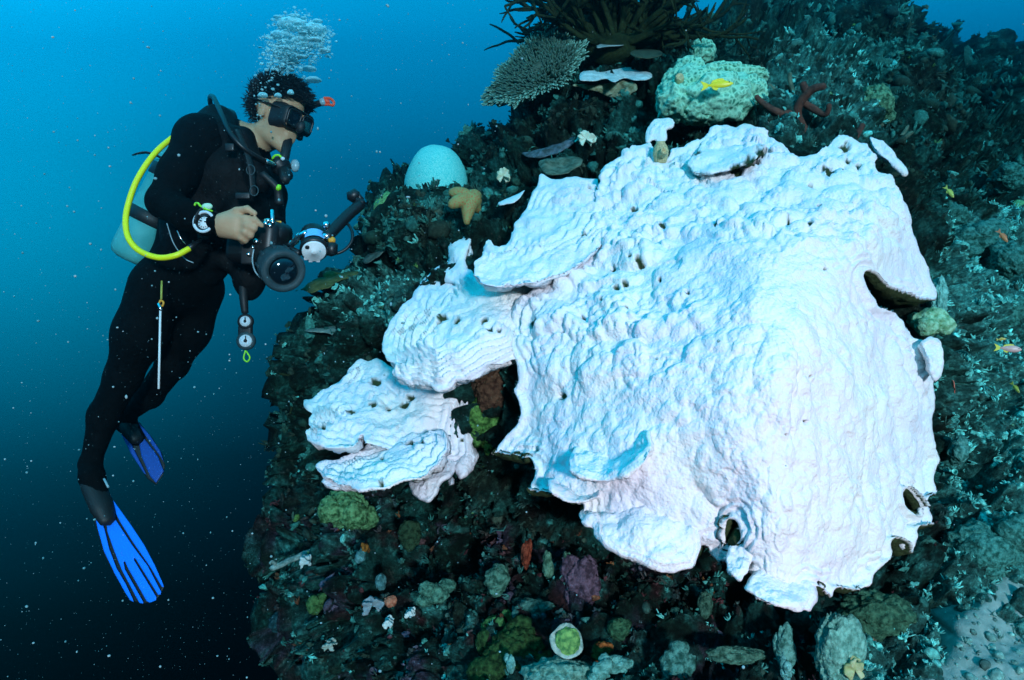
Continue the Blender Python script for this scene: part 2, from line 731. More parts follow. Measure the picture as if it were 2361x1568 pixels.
M = dict(
    coral=white_coral_mat(), reef=reef_mat(), growth=growth_mat(),
    sand=mottled('pale_sand', (0.16, 0.27, 0.24), (0.26, 0.37, 0.33), 40, 0.95, 0.5, 300, 0.004),
    suit=mottled('black_neoprene', (0.0015, 0.0016, 0.002), (0.003, 0.003, 0.0035), 40, 0.85, 0.6, 45, 0.010, 0.06),
    black=plain('black_plastic', (0.008, 0.008, 0.009), 0.42, 0, 0.5),
    rubber=plain('black_rubber', (0.010, 0.011, 0.012), 0.55, 0, 0.4),
    grey=mottled('grey_blue_rubber', (0.022, 0.045, 0.052), (0.036, 0.066, 0.074), 25, 0.55, 0.15, 200, 0.001),
    glass=plain('dark_lens_glass', (0.004, 0.010, 0.016), 0.06, 0, 0.9),
    chrome=plain('bright_steel', (0.75, 0.78, 0.80), 0.22, 1.0),
    yellow=plain('yellow_hose_rubber', (0.80, 0.82, 0.01), 0.42, 0, 0.4),
    lime=plain('lime_plastic', (0.28, 0.75, 0.03), 0.5),
    orange=plain('orange_plastic', (0.85, 0.09, 0.03), 0.45),
    amber=plain('amber_plastic', (0.75, 0.33, 0.03), 0.5),
    white=plain('white_plastic', (0.78, 0.80, 0.80), 0.5),
    dial=plain('pale_dial', (0.62, 0.70, 0.74), 0.4),
    ink=plain('black_print', (0.01, 0.01, 0.012), 0.6),
    band=plain('pale_blue_label', (0.16, 0.50, 0.85), 0.4),
    tank=mottled('pale_grey_tank_paint', (0.05, 0.33, 0.33), (0.09, 0.42, 0.41), 9, 0.55, 0.1, 60, 0.001),
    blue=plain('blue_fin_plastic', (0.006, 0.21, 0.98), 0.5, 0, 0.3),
    dim_blue=plain('dim_blue_fin_plastic', (0.01, 0.07, 0.34), 0.5, 0, 0.3),  # the blue plastic again, with the farther fin's dimness put into the colour
    hair=plain('black_hair', (0.007, 0.006, 0.006), 0.5, 0, 0.3),
    clear=plain('clear_silicone', (0.25, 0.40, 0.45), 0.3),
)
t = NT('skin')
t.set(Base_Color=t.mix(t.noise(28, 4), (0.40, 0.235, 0.13), (0.56, 0.34, 0.20)), Roughness=0.55)
t.b.inputs['Specular IOR Level'].default_value = 0.35
t.bump(t.noise(160, 3), 0.15, 0.002)
M['skin'] = t.m

# ------------------------------------------------------------------ the reef
REEF_CTRL = [
    (1300, 130, 3.3), (1200, 260, 3.1), (1400, 250, 2.9), (1600, 180, 2.9), (1750, 80, 3.5), (1900, 60, 4.3), (1550, 330, 2.55),
    (1750, 250, 2.65), (1950, 250, 2.85), (2100, 300, 3.5), (2300, 300, 4.6), (2361, 120, 7.5), (2100, 110, 6.0), (2000, 150, 4.2),
    (1000, 450, 3.1), (1100, 400, 3.0), (850, 600, 2.85), (950, 550, 2.7), (1100, 520, 2.55), (720, 700, 2.75), (800, 800, 2.55),
    (900, 680, 2.5), (700, 1000, 2.7), (800, 1000, 2.5), (1000, 900, 2.35), (1130, 900, 2.02), (1130, 960, 1.98), (1500, 600, 2.35),
    (1750, 850, 2.0), (1950, 600, 2.2), (2090, 660, 2.05), (2100, 720, 2.0), (2250, 600, 2.7), (2300, 800, 2.45), (2300, 1000, 2.25),
    (2200, 1000, 2.2), (2250, 1250, 2.0), (2330, 1450, 1.8), (2100, 1400, 1.85), (1900, 1450, 1.8), (1700, 1350, 1.95), (1500, 1350, 2.0),
    (1500, 1500, 1.85), (1300, 1300, 2.1), (1100, 1200, 2.25), (1100, 1400, 2.1), (900, 1200, 2.4), (800, 1400, 2.4), (650, 1400, 2.75),
    (650, 1200, 2.8), (1300, 1600, 1.75), (1800, 1650, 1.6), (2300, 1700, 1.55), (700, 1650, 2.4), (2500, 1000, 2.3), (2500, 400, 4.2),
    (2700, 0, 9.0), (2400, 20, 8.6), (2250, 60, 8.0)]
reef_depth = tps(REEF_CTRL)
REEF_OUT = [(1275, 128), (1240, 170), (1222, 230), (1212, 262), (1180, 290), (1150, 318), (1105, 338), (1085, 365), (1082, 400),
            (1035, 432), (965, 442), (905, 468), (888, 515), (900, 545), (862, 575), (832, 600), (800, 630), (752, 642), (742, 690),
            (752, 738), (716, 762), (702, 830), (694, 880), (715, 905), (703, 950), (694, 1000), (712, 1060), (700, 1110), (666, 1150),
            (700, 1192), (650, 1222), (604, 1252), (636, 1300), (696, 1336), (664, 1376), (614, 1420), (650, 1466), (716, 1500), (690, 1545),
            (760, 1610), (760, 1750), (2500, 1750), (2750, 900), (2750, 60), (2500, 200), (2361, 235), (2260, 215), (2150, 160), (2080, 95),
            (1990, 55), (1900, 40), (1830, 70), (1790, 85), (1700, 62), (1640, 55), (1600, 48), (1560, 62), (1500, 95), (1400, 112), (1330, 115)]
REEF_OUT_R = rough(REEF_OUT, 9, 8, 3)


def warp(v, f, a, s):
    return v + a * np.stack([noise(v * f, s), noise(v * f, s + 1), noise(v * f, s + 2)], -1)


def reef_disp(v, e, x, y, n):
    w = 0.10 * fbm(v * 2.2 + 5, 3, 4)
    r = 0.055 * ridged(warp(v * 4.5, 1.0, 0.4, 171), 3, 9)
    f1, f2 = worley(warp(v * 8.0, 0.9, 0.6, 71), 3)
    c = 0.06 * (0.55 - f1) - 0.05 * (1 - sstep(0.0, 0.16, f2 - f1))
    g1, g2 = worley(warp(v * 22.0, 0.8, 0.6, 74), 8)
    k = 0.018 * (0.6 - g1) - 0.012 * (1 - sstep(0.0, 0.2, g2 - g1)) + 0.010 * fbm(v * 32, 3, 14)
    holes = -0.16 * sstep(0.22, 0.6, noise(warp(v * 6.0, 1.0, 0.4, 77) + 9, 55)) - 0.07 * sstep(0.3, 0.6, noise(v * 15.0 + 3, 56))
    sc = np.clip(v[:, 1] / 2.6, 0.75, 2.2)
    return (w + r + c + k + holes) * sc


PAL = dict(olive=(.008, .036, .024), brown=(.020, .036, .024), maroon=(.060, .022, .024), grey=(.022, .13, .105), pale=(.12, .52, .44),
           purple=(.080, .068, .105), orange=(.26, .08, .02), lime=(.11, .24, .05), teal=(.022, .135, .11), black=(.004, .012, .011),
           cream=(.25, .36, .25), blue=(.06, .13, .17), rust=(.10, .04, .02))


def region_pale(x, y):
    """how much pale silt and turf lies on this stretch of the reef"""
    r = 0.9 * sstep(2090, 2200, x) * sstep(400, 580, y) + 0.55 * sstep(1720, 1800, x) * (1 - sstep(1950, 2030, x)) * (1 - sstep(330, 420, y)) * sstep(90, 130, y)
    r = r + 0.75 * sstep(760, 800, x) * (1 - sstep(960, 1000, x)) * sstep(615, 650, y) * (1 - sstep(735, 760, y))
    r = r + 0.25 * sstep(1150, 1500, x) * sstep(1420, 1540, y) + 0.55 * sstep(1820, 2000, x) * sstep(1390, 1480, y)
    return np.clip(r, 0, 1)


def reef_col(v, e, x, y, n):
    a = fbm(v * 3.2, 4, 21)
    b = fbm(v * 5.5 + 4, 4, 33)
    c = fbm(v * 9.0 + 8, 4, 47)
    col = np.tile(np.array(PAL['olive']), (len(v), 1))

    def put(m, k):
        nonlocal col
        m = np.clip(m, 0, 1)[:, None]
        col = col * (1 - m) + np.array(PAL[k]) * m
    put(sstep(-0.1, 0.4, a), 'brown')
    put(sstep(0.0, 0.45, -b), 'teal')
    low = sstep(1050, 1250, y) * (1 - sstep(2000, 2200, x))
    put(low * sstep(0.15, 0.45, c) * 0.9, 'maroon')
    put(low * sstep(0.25, 0.5, b) * 0.8, 'purple')
    put(0.8 * sstep(0.35, 0.6, fbm(v * 7 + 2, 4, 61)), 'grey')
    d5 = fbm(v * 13 + 6, 4, 97)
    put(0.75 * low * sstep(0.05, 0.4, d5), 'grey')
    put(0.45 * low * sstep(0.3, 0.55, d5), 'pale')
    put(0.6 * sstep(0.35, 0.6, fbm(v * 16 + 1, 3, 99)), 'teal')
    pr = region_pale(x, y)
    put(0.8 * pr * sstep(-0.55, 0.25, c + 0.5 * n[:, 2] + (pr - 0.6)), 'pale')
    put(0.8 * sstep(0.45, 0.6, fbm(v * 8 + 12, 3, 81)) * (1 - pr), 'black')
    return col


reef_o, RV, RN, RX, RY, RE = shell('reef_slope', REEF_OUT_R, reef_depth, 3.4, edge_px=130, edge_r=0.45, disp=reef_disp, mat=M['reef'],
                                   back='skirt', skirt=1.6, colfn=reef_col)
tag(reef_o, kind='structure')


def outcrop(outline, d0, tilt, edge, s, step=5):
    out = rough(outline, 9, 9, s)
    cy = np.mean([p[1] for p in outline])

    def dep(x, y):
        return d0 - tilt * (np.asarray(y) - cy) / 100.0

    def dsp(v, e, x, y, n):
        f1, _ = worley(v * 7.0 + s, s)
        g1, _ = worley(v * 17.0 + s, s + 1)
        return (0.10 * fbm(v * 2.4 + s, 3, s) + 0.05 * ridged(v * 5 + s, 3, s + 3) + 0.08 * (0.55 - f1) + 0.03 * (0.55 - g1)) * d0 / 3.6
    o, v, n, x, y, e = shell('reef_outcrop', out, dep, step, edge_px=edge, edge_r=0.16 * d0, disp=dsp, mat=M['reef'], back='skirt', skirt=0.4 * d0, colfn=reef_col)
    tag(o, kind='structure')
    return v, n, x, y


OUTCROPS = [
    outcrop([(884, 526), (894, 498), (914, 484), (965, 472), (1000, 472), (1038, 466), (1070, 470), (1096, 484), (1124, 525), (1110, 590), (1000, 610), (910, 590), (880, 550)], 2.62, 0.05, 60, 55, 4),
    outcrop([(1905, 70), (1925, 28), (1975, 14), (2020, 4), (2056, 16), (2080, 50), (2102, 100), (2132, 150), (2172, 200), (2190, 300), (2100, 370),
             (1960, 330), (1900, 240), (1880, 150)], 3.45, 0.18, 60, 5),
    outcrop([(2150, 190), (2190, 205), (2225, 165), (2262, 118), (2290, 112), (2312, 140), (2335, 210), (2420, 300), (2380, 420), (2200, 430), (2140, 330), (2110, 220)], 4.6, 0.2, 60, 15),
    outcrop([(2090, 150), (2140, 110), (2190, 128), (2250, 150), (2310, 140), (2420, 160), (2520, 190), (2560, 300), (2300, 330), (2120, 260)], 8.5, 0.3, 40, 25, 6),
    outcrop([(1740, 62), (1790, 30), (1825, 18), (1870, 40), (1900, 75), (1890, 130), (1780, 140)], 4.4, 0.2, 26, 35, 4),
    outcrop([(2330, 240), (2361, 170), (2420, 150), (2480, 260), (2470, 480), (2361, 470), (2310, 380)], 3.9, 0.2, 50, 45),
]

SAND_OUT = [(2420, 1250), (2361, 1300), (2305, 1345), (2262, 1392), (2215, 1440), (2185, 1500), (2150, 1560), (2130, 1660), (2500, 1760), (2560, 1300)]
sand_o, SV, SN = shell('sand_bed', rough(SAND_OUT, 12, 9, 9), lambda x, y: reef_depth(x, y) - 0.045, 6, edge_px=16, edge_r=0.012,
               disp=lambda v, e, x, y, n: 0.03 * fbm(v * 5, 4, 5) + 0.006 * fbm(v * 30, 3, 6), mat=M['sand'], back='skirt', skirt=0.3)[:3]
tag(sand_o, kind='structure')

# ------------------------------------------------------------------ the bleached corals
A_CTRL = [
    (1700, 290, 2.22), (1500, 340, 2.22), (1390, 400, 2.15), (1960, 325, 2.12), (1750, 420, 1.93), (1900, 450, 1.82), (1500, 480, 1.95),
    (2120, 600, 1.85), (2030, 520, 1.75), (1350, 620, 1.85), (1200, 720, 1.85), (1400, 750, 1.62), (1600, 650, 1.6), (1750, 600, 1.52),
    (1950, 650, 1.55), (1750, 800, 1.38), (1950, 850, 1.43), (2150, 850, 1.78), (1550, 850, 1.45), (1250, 900, 1.68), (1170, 980, 1.75),
    (1450, 1050, 1.45), (1750, 1050, 1.32), (1950, 1100, 1.38), (2150, 1100, 1.70), (2130, 1230, 1.60), (1300, 1130, 1.55), (1450, 1270, 1.47),
    (1600, 1260, 1.44), (1750, 1250, 1.32), (1800, 1390, 1.34), (1950, 1350, 1.40), (2050, 1300, 1.5), (1690, 1290, 1.4)]
A_depth = tps(A_CTRL)
A_OUT = [(1385, 395), (1400, 372), (1440, 352), (1478, 335), (1500, 328), (1508, 352), (1520, 362), (1535, 358), (1548, 342), (1590, 332), (1618, 312), (1640, 296), (1665, 290),
         (1690, 296), (1715, 286), (1760, 300), (1800, 325), (1832, 350), (1856, 362), (1880, 352), (1905, 332), (1935, 316), (1965, 318), (1995, 325),
         (2012, 345), (2020, 375), (2028, 398), (2045, 402), (2062, 425), (2078, 455), (2092, 485), (2104, 512), (2122, 548), (2137, 586),
         (2152, 620), (2167, 663), (2168, 685), (2137, 694), (2110, 686), (2073, 676), (2037, 656), (2013, 629), (2005, 618), (1999, 630),
         (2015, 663), (2033, 703), (2070, 716), (2093, 736), (2100, 753), (2114, 776), (2130, 783), (2157, 788), (2177, 786), (2178, 840),
         (2170, 873), (2157, 880), (2167, 913), (2160, 960), (2164, 1014), (2184, 1061), (2170, 1094), (2176, 1138), (2154, 1151),
         (2152, 1164), (2167, 1181), (2167, 1218), (2127, 1218), (2124, 1248), (2120, 1281), (2104, 1285), (2090, 1261), (2077, 1247),
         (2070, 1255), (2075, 1275), (2070, 1295), (2043, 1315), (2023, 1348), (2003, 1368), (1980, 1372), (1936, 1363), (1923, 1382),
         (1903, 1372), (1880, 1355), (1873, 1360), (1876, 1395), (1870, 1412), (1823, 1405), (1783, 1394), (1742, 1378), (1712, 1361),
         (1725, 1322), (1707, 1342), (1678, 1325), (1668, 1295), (1672, 1275), (1701, 1241), (1690, 1222), (1681, 1208), (1675, 1228),
         (1674, 1254), (1666, 1278), (1666, 1297), (1659, 1307), (1637, 1284), (1622, 1260), (1611, 1290), (1598, 1309), (1532, 1313),
         (1496, 1304), (1455, 1292), (1426, 1281), (1394, 1259), (1373, 1234), (1372, 1216), (1356, 1221), (1334, 1205), (1328, 1182),
         (1338, 1166), (1300, 1160), (1265, 1140), (1212, 1137), (1215, 1110), (1228, 1085), (1220, 1060), (1172, 1055), (1130, 1050),
         (1145, 1020), (1175, 985), (1190, 960), (1185, 930), (1175, 900), (1190, 870), (1185, 830), (1172, 800), (1166, 740), (1190, 688),
         (1232, 662), (1290, 640), (1345, 600), (1372, 572), (1378, 535), (1365, 490), (1375, 440)]
A_HOLES = [[(2098, 1128), (2112, 1140), (2128, 1162), (2138, 1182), (2120, 1178), (2100, 1158)]]
ALGAE_SHADE = [(1530, 352, 16), (1605, 350, 9), (1760, 352, 20), (1735, 378, 22), (1700, 392, 18), (1915, 393, 14), (1902, 388, 9), (1955, 372, 8), (1962, 363, 7),  # algae spots, plus dark paint for the shaded gap under the top plate
         (1949, 336, 12), (1980, 378, 8), (1868, 515, 9), (1870, 422, 7), (1525, 520, 10), (1420, 660, 9), (1226, 742, 13), (1275, 908, 13), (1228, 748, 9),
         (1222, 1032, 8), (1460, 470, 9), (1440, 650, 8), (1475, 605, 9), (1520, 640, 6), (1580, 665, 6), (1650, 520, 6), (1820, 505, 5), (1890, 470, 5),
         (1290, 760, 5), (1335, 720, 5), (1410, 610, 7), (1455, 600, 6), (1385, 690, 4), (1315, 690, 5), (1440, 705, 5), (1830, 1000, 3.5), (1853, 985, 3.5),
         (1895, 970, 5), (1900, 860, 3), (1360, 440, 8), (1345, 540, 8), (1920, 605, 4), (1985, 610, 3), (1810, 470, 6)]


def algae_shade_fn(v, e, x, y, n):
    a = np.zeros(len(x))
    wob = 1 + 0.55 * noise(v * 40, 91) + 0.35 * noise(v * 90, 92)
    for ax, ay, r in ALGAE_SHADE:
        dx, dy = x - ax, y - ay
        m = (np.abs(dx) < 3 * r) & (np.abs(dy) < 3 * r)
        if m.any():
            d = np.sqrt(dx[m] ** 2 + (1.3 * dy[m]) ** 2) / (r * np.clip(wob[m], 0.3, 2))
            a[m] = np.maximum(a[m], 1 - sstep(0.75, 1.0, d))
    sp = sstep(0.66, 0.72, noise(v * 26, 95)) * sstep(0.1, 0.4, noise(v * 4, 96)) * (1 - sstep(1550, 1750, x)) * (1 - sstep(950, 1100, y))
    return np.clip(np.maximum(a, sp), 0, 1)


def coral_disp(bands=1.0, nod=1.0, flow=0.0, s=0, bw=20.0, bzone=80.0):
    def fn(v, e, x, y, n):
        # growth rims that follow the margin, broken up
        w = e / bw + 0.9 * noise(v * 5 + s, 3 + s) + 0.5 * noise(v * 15 + s, 5 + s)
        fr = w - np.floor(w)
        rim = np.where(fr < 0.75, sstep(0, 0.75, fr), 1 - sstep(0.75, 1.0, fr)) - 0.5
        h = bands * 0.010 * rim * (1 - sstep(bzone * .5, bzone, e)) * sstep(-0.35, 0.35, noise(v * 6 + s, 8 + s))
        # knobs
        q = warp(v * 24, 0.7, 0.5, 61)
        f1, f2 = worley(q, 4 + s)
        kn = np.sqrt(np.clip(0.24 - f1 * f1, 0, 1))
        f1b, _ = worley(warp(v * 11, 0.9, 0.4, 65) + 2, 14 + s)
        kb = np.sqrt(np.clip(0.36 - f1b * f1b, 0, 1))
        if flow:
            up = np.maximum((1 - sstep(1480, 1680, x)) * (1 - sstep(760, 980, y)), 1 - sstep(470, 640, y))
        else:
            up = np.ones(len(x))
        h = h + nod * (0.036 * kn * (0.08 + 0.92 * up) * sstep(-0.3, 0.3, noise(v * 5, 19)) + 0.042 * kb * (0.10 + 0.75 * up) - 0.016)
        f1d, _ = worley(warp(v * 48, 0.7, 0.4, 75), 24 + s)
        h = h + nod * 0.013 * np.sqrt(np.clip(0.30 - f1d * f1d, 0, 1)) * sstep(-0.3, 0.3, noise(v * 8, 29)) * (0.3 + 0.7 * up)
        h = h + 0.016 * fbm(v * 4 + s, 2, 23 + s) + 0.004 * fbm(v * 28 + s, 3, 27 + s)
        if flow:
            # the face: low knobs drawn out downwards, with a few folds
            face = sstep(540, 760, y)
            f1c, f2c = worley(warp(v * np.array([10, 10, 4.2]), 0.9, 0.55, 85), 87)
            f1e, _ = worley(warp(v * np.array([30, 30, 20.0]), 0.8, 0.5, 185), 187)
            h = h + face * (0.032 * np.sqrt(np.clip(0.30 - f1c * f1c, 0, 1)) * sstep(-0.25, 0.35, noise(v * 3.4, 88))
                            + 0.009 * np.sqrt(np.clip(0.30 - f1e * f1e, 0, 1)) - 0.012)
            p = warp(v * np.array([7.0, 7.0, 2.8]), 0.8, 0.4, 41)
            h = h + face * 0.012 * ridged(p, 1, 43) * sstep(0.0, 0.4, noise(v * 3.0, 45))
            # lapped terraces on the shoulder
            tz = v[:, 2] * 15 + 1.5 * noise(v * 4.5, 53) + 0.6 * noise(v * 12, 54)
            ft = tz - np.floor(tz)
            h = h + 0.016 * (1 - face) * up * (1 - ft) * sstep(-0.1, 0.4, noise(v * 4, 57))
        al = algae_shade_fn(v, e, x, y, n)
        return (h - 0.009 * al) * (0.45 + 0.55 * sstep(0, 16, e))
    return fn


main = thing('bleached_coral', 'huge bleached white coral dome covering the right half of the reef', 'coral', P(1750, 1380, 1.75))
at = dict(algae_shade=algae_shade_fn)
shell('dome', rough(A_OUT, 6, 3.6, 1, True), A_depth, 2.8, thick=0.07, edge_px=8, edge_r=0.009, disp=coral_disp(0.8, 1.0, 1.0, 0, 16, 60), mat=M['coral'], parent=main, attrs=at, holes=A_HOLES, back_val=1.0)  # back sheet painted dark so cracks and holes look shaded
PLATES = [
    ([(1640, 300), (1668, 284), (1700, 292), (1716, 282), (1752, 300), (1766, 322), (1764, 345), (1738, 374), (1692, 390), (1640, 400), (1600, 396), (1584, 374), (1604, 345), (1622, 322)],
     [(1600, 396, 2.0), (1760, 345, 2.02), (1690, 390, 1.94), (1660, 290, 2.3), (1750, 300, 2.3), (1590, 370, 2.05)], 0.06, 11),
    ([(1308, 1062), (1312, 1088), (1340, 1104), (1398, 1112), (1448, 1098), (1488, 1064), (1506, 1022), (1500, 992), (1466, 980), (1410, 978), (1350, 994), (1322, 1024)],
     [(1310, 1080, 1.47), (1400, 1110, 1.41), (1505, 1010, 1.40), (1460, 985, 1.53), (1340, 1000, 1.60)], 0.045, 12),
    ([(1262, 1105), (1272, 1135), (1310, 1158), (1350, 1162), (1384, 1148), (1390, 1126), (1360, 1112), (1310, 1102)],
     [(1262, 1105, 1.54), (1330, 1160, 1.49), (1388, 1130, 1.50), (1310, 1105, 1.62)], 0.04, 13),
    ([(1345, 1165), (1332, 1185), (1345, 1208), (1372, 1214), (1376, 1236), (1396, 1260), (1428, 1282), (1496, 1305), (1532, 1314), (1598, 1310), (1612, 1288), (1621, 1256),
      (1600, 1190), (1560, 1130), (1470, 1112), (1400, 1130)],
     [(1335, 1190, 1.50), (1430, 1282, 1.42), (1600, 1305, 1.39), (1615, 1250, 1.40), (1470, 1120, 1.53), (1570, 1140, 1.51), (1370, 1140, 1.58), (1480, 1200, 1.43)], 0.05, 14),
    ([(1670, 1290), (1680, 1324), (1707, 1341), (1724, 1322), (1736, 1280), (1730, 1250), (1704, 1240), (1680, 1262)],
     [(1670, 1290, 1.37), (1707, 1341, 1.33), (1735, 1262, 1.38), (1700, 1240, 1.40)], 0.045, 15),
    ([(1716, 1358), (1742, 1379), (1783, 1395), (1823, 1406), (1870, 1413), (1878, 1392), (1872, 1352), (1840, 1318), (1780, 1300), (1738, 1318)],
     [(1716, 1358, 1.33), (1870, 1412, 1.32), (1780, 1305, 1.37), (1872, 1350, 1.36), (1790, 1396, 1.29)], 0.045, 16),
    ([(2005, 312), (2034, 324), (2062, 350), (2084, 378), (2096, 404), (2084, 410), (2062, 388), (2036, 364), (2014, 342)],
     [(2005, 312, 2.2), (2060, 350, 2.15), (2096, 404, 2.12), (2015, 342, 2.16)], 0.03, 17),
    ([(2120, 788), (2146, 776), (2176, 786), (2180, 836), (2172, 872), (2156, 880), (2144, 860), (2138, 830)],
     [(2120, 788, 1.72), (2176, 790, 1.74), (2160, 878, 1.70), (2140, 840, 1.69)], 0.03, 18),
    ([(1495, 290), (1510, 276), (1536, 270), (1556, 282), (1548, 296), (1534, 300), (1538, 322), (1522, 334), (1506, 322), (1490, 336), (1486, 320)],
     [(1490, 300, 2.35), (1550, 280, 2.34), (1520, 330, 2.3), (1490, 335, 2.3)], 0.03, 19),
]
for k, (o_, c_, th, s_) in enumerate(PLATES):
    shell('plate', rough(o_, 6, 3.2, s_), tps(c_), 3.4, thick=th, edge_px=8, edge_r=0.009,
          disp=coral_disp(0.8, 0.45, 0.0, s_, 11, 26), mat=M['coral'], parent=main, attrs=at)

upper = thing('bleached_coral', 'bleached ledge coral of two stacked shelves between the diver and the big dome', 'coral', P(1120, 800, 2.1), 'bleached corals')
shell('upper_shelf', rough([(1248, 394), (1266, 410), (1286, 416), (1312, 405), (1350, 412), (1384, 412), (1450, 440), (1440, 520), (1392, 556), (1374, 580), (1350, 602),
                            (1310, 626), (1260, 646), (1200, 656), (1150, 664), (1110, 656), (1088, 632), (1096, 606), (1116, 590), (1112, 566), (1126, 552), (1150, 576),
                            (1174, 552), (1186, 520), (1202, 498), (1214, 470), (1226, 440), (1240, 424)], 6, 4.0, 21),
      tps([(1250, 400, 2.3), (1380, 420, 2.2), (1445, 470, 2.12), (1400, 480, 2.06), (1370, 575, 1.87), (1260, 645, 1.80), (1150, 660, 1.82), (1090, 625, 1.9), (1200, 500, 2.15), (1280, 520, 2.03), (1200, 590, 1.93)]),
      3.6, thick=0.05, edge_px=8, edge_r=0.009, disp=coral_disp(1.6, 0.40, 0.0, 21, 15, 150), mat=M['coral'], parent=upper, attrs=at)
ALGAE_SHADE += [(1020, 735, 10), (1014, 747, 7), (1130, 765, 7), (1150, 770, 7), (1120, 745, 8), (1055, 742, 9), (1250, 560, 6), (1282, 615, 8), (1300, 470, 5), (1255, 440, 6),
          (870, 882, 12), (930, 930, 12), (945, 915, 10), (900, 938, 9), (860, 932, 9), (745, 985, 11), (810, 950, 9), (945, 1020, 10), (970, 1024, 10), (880, 1052, 6),
          (1045, 960, 6), (1060, 915, 9), (1080, 900, 8), (1050, 1000, 4), (1065, 1015, 4), (1075, 1000, 3), (1090, 985, 6), (880, 1118, 5), (770, 1010, 4)]
C_depth = tps([(1085, 545, 2.35), (1030, 580, 2.4), (1000, 650, 2.25), (900, 770, 2.05), (885, 810, 1.97), (950, 885, 1.82), (1040, 890, 1.76), (1130, 840, 1.77), (1170, 800, 1.80), (1205, 810, 1.82),
               (1245, 700, 2.0), (1200, 690, 1.93), (1100, 650, 2.08), (1050, 740, 1.93), (1000, 800, 1.85), (1100, 800, 1.80)])
shell('lower_shelf', rough([(1086, 541), (1062, 550), (1040, 551), (1028, 574), (1032, 600), (1010, 615), (985, 640), (955, 670), (925, 705), (908, 730), (890, 760), (878, 790),
                            (882, 815), (895, 835), (906, 840), (898, 855), (908, 872), (940, 886), (985, 892), (1015, 898), (1040, 890), (1052, 878), (1064, 882), (1100, 866),
                            (1130, 846), (1165, 834), (1196, 824), (1214, 800), (1224, 768), (1244, 720), (1250, 672), (1160, 640), (1110, 652), (1090, 630), (1070, 612), (1086, 580)], 6, 4.0, 22),
      C_depth, 3.6, thick=0.06, edge_px=8, edge_r=0.009, disp=coral_disp(2.0, 0.45, 0.0, 22, 14, 170), mat=M['coral'], parent=upper, attrs=at)
shell('curled_lobe', rough([(1086, 541), (1062, 550), (1040, 552), (1030, 574), (1034, 606), (1016, 630), (1024, 650), (1060, 660), (1082, 640), (1074, 606), (1082, 580), (1090, 560)], 7, 2, 23),
      tps([(1086, 541, 2.3), (1040, 552, 2.32), (1030, 600, 2.28), (1050, 655, 2.14), (1075, 635, 2.16)]), 3.4, thick=0.05, edge_px=20, edge_r=0.04,
      disp=coral_disp(0.6, 0.4, 0, 23), mat=M['coral'], parent=upper, attrs=at)

lowc = thing('bleached_coral', 'lowest bleached coral, fanned white plates jutting left over the dark reef wall', 'coral', P(900, 1120, 2.1), 'bleached corals')
shell('upper_shelf', rough([(830, 828), (850, 832), (868, 828), (900, 842), (925, 865), (985, 888), (1040, 888), (1080, 884), (1104, 892), (1100, 920), (1086, 950), (1080, 980), (1090, 1010),
                            (1092, 1050), (1080, 1076), (1040, 1084), (960, 1060), (900, 1040), (850, 1026), (834, 1012), (850, 998), (826, 1004), (832, 1018), (815, 1034), (776, 1036),
                            (740, 1034), (722, 1026), (708, 1010), (696, 994), (718, 985), (708, 968), (722, 958), (702, 940), (698, 922), (720, 912), (740, 902), (762, 892), (782, 884), (800, 862), (812, 842)], 6, 4.0, 24),
      tps([(830, 830, 2.3), (900, 850, 2.2), (710, 925, 2.2), (700, 1000, 2.0), (780, 1035, 1.86), (820, 1010, 1.9), (900, 930, 2.05), (1000, 900, 2.0), (1100, 890, 2.02), (1080, 980, 1.96), (1090, 1050, 1.92),
           (950, 1000, 1.93), (1000, 1060, 1.93), (850, 960, 1.98)]),
      3.4, thick=0.06, edge_px=8, edge_r=0.009, disp=coral_disp(2.0, 0.50, 0.0, 24, 14, 150), mat=M['coral'], parent=lowc, attrs=at)
shell('front_plate', rough([(722, 1075), (742, 1064), (790, 1048), (840, 1026), (900, 1008), (960, 1000), (1000, 990), (1024, 990), (1036, 1004), (1034, 1036), (1014, 1068), (985, 1092), (950, 1104), (930, 1108),
                            (896, 1128), (840, 1132), (800, 1122), (770, 1112), (742, 1100), (734, 1086)], 6, 4.0, 25),
      tps([(722, 1075, 1.92), (800, 1120, 1.76), (890, 1128, 1.70), (990, 1090, 1.72), (1034, 1010, 1.80), (900, 1010, 1.93), (820, 1040, 1.95), (960, 1040, 1.82)]),
      3.4, thick=0.05, edge_px=8, edge_r=0.009, disp=coral_disp(2.2, 0.40, 0.0, 25, 13, 140), mat=M['coral'], parent=lowc, attrs=at)
for k, (o_, c_) in enumerate([
        ([(940, 1112), (985, 1092), (1020, 1060), (1048, 1040), (1052, 1080), (1040, 1104), (1018, 1112), (1010, 1140), (988, 1164), (966, 1156), (946, 1138)], [(940, 1112, 1.9), (1045, 1045, 1.95), (985, 1162, 1.82), (1020, 1110, 1.84)]),
        ([(1022, 1108), (1040, 1090), (1052, 1098), (1054, 1116), (1042, 1126), (1030, 1124)], [(1022, 1108, 1.88), (1050, 1095, 1.9), (1042, 1126, 1.86)]),
        ([(1048, 1080), (1064, 1040), (1090, 1030), (1100, 1052), (1088, 1074), (1078, 1098), (1060, 1108)], [(1050, 1080, 1.9), (1095, 1040, 1.95), (1070, 1105, 1.86)]),
        ([(734, 1112), (748, 1100), (780, 1112), (800, 1122), (776, 1134), (752, 1128)], [(734, 1112, 1.86), (800, 1122, 1.82), (752, 1128, 1.84)])]):
    shell('petal', rough(o_, 6, 1.5, 30 + k), tps(c_), 3.2, thick=0.04, edge_px=18, edge_r=0.03, disp=coral_disp(0.7, 0.3, 0, 31 + k), mat=M['coral'], parent=lowc, attrs=at)

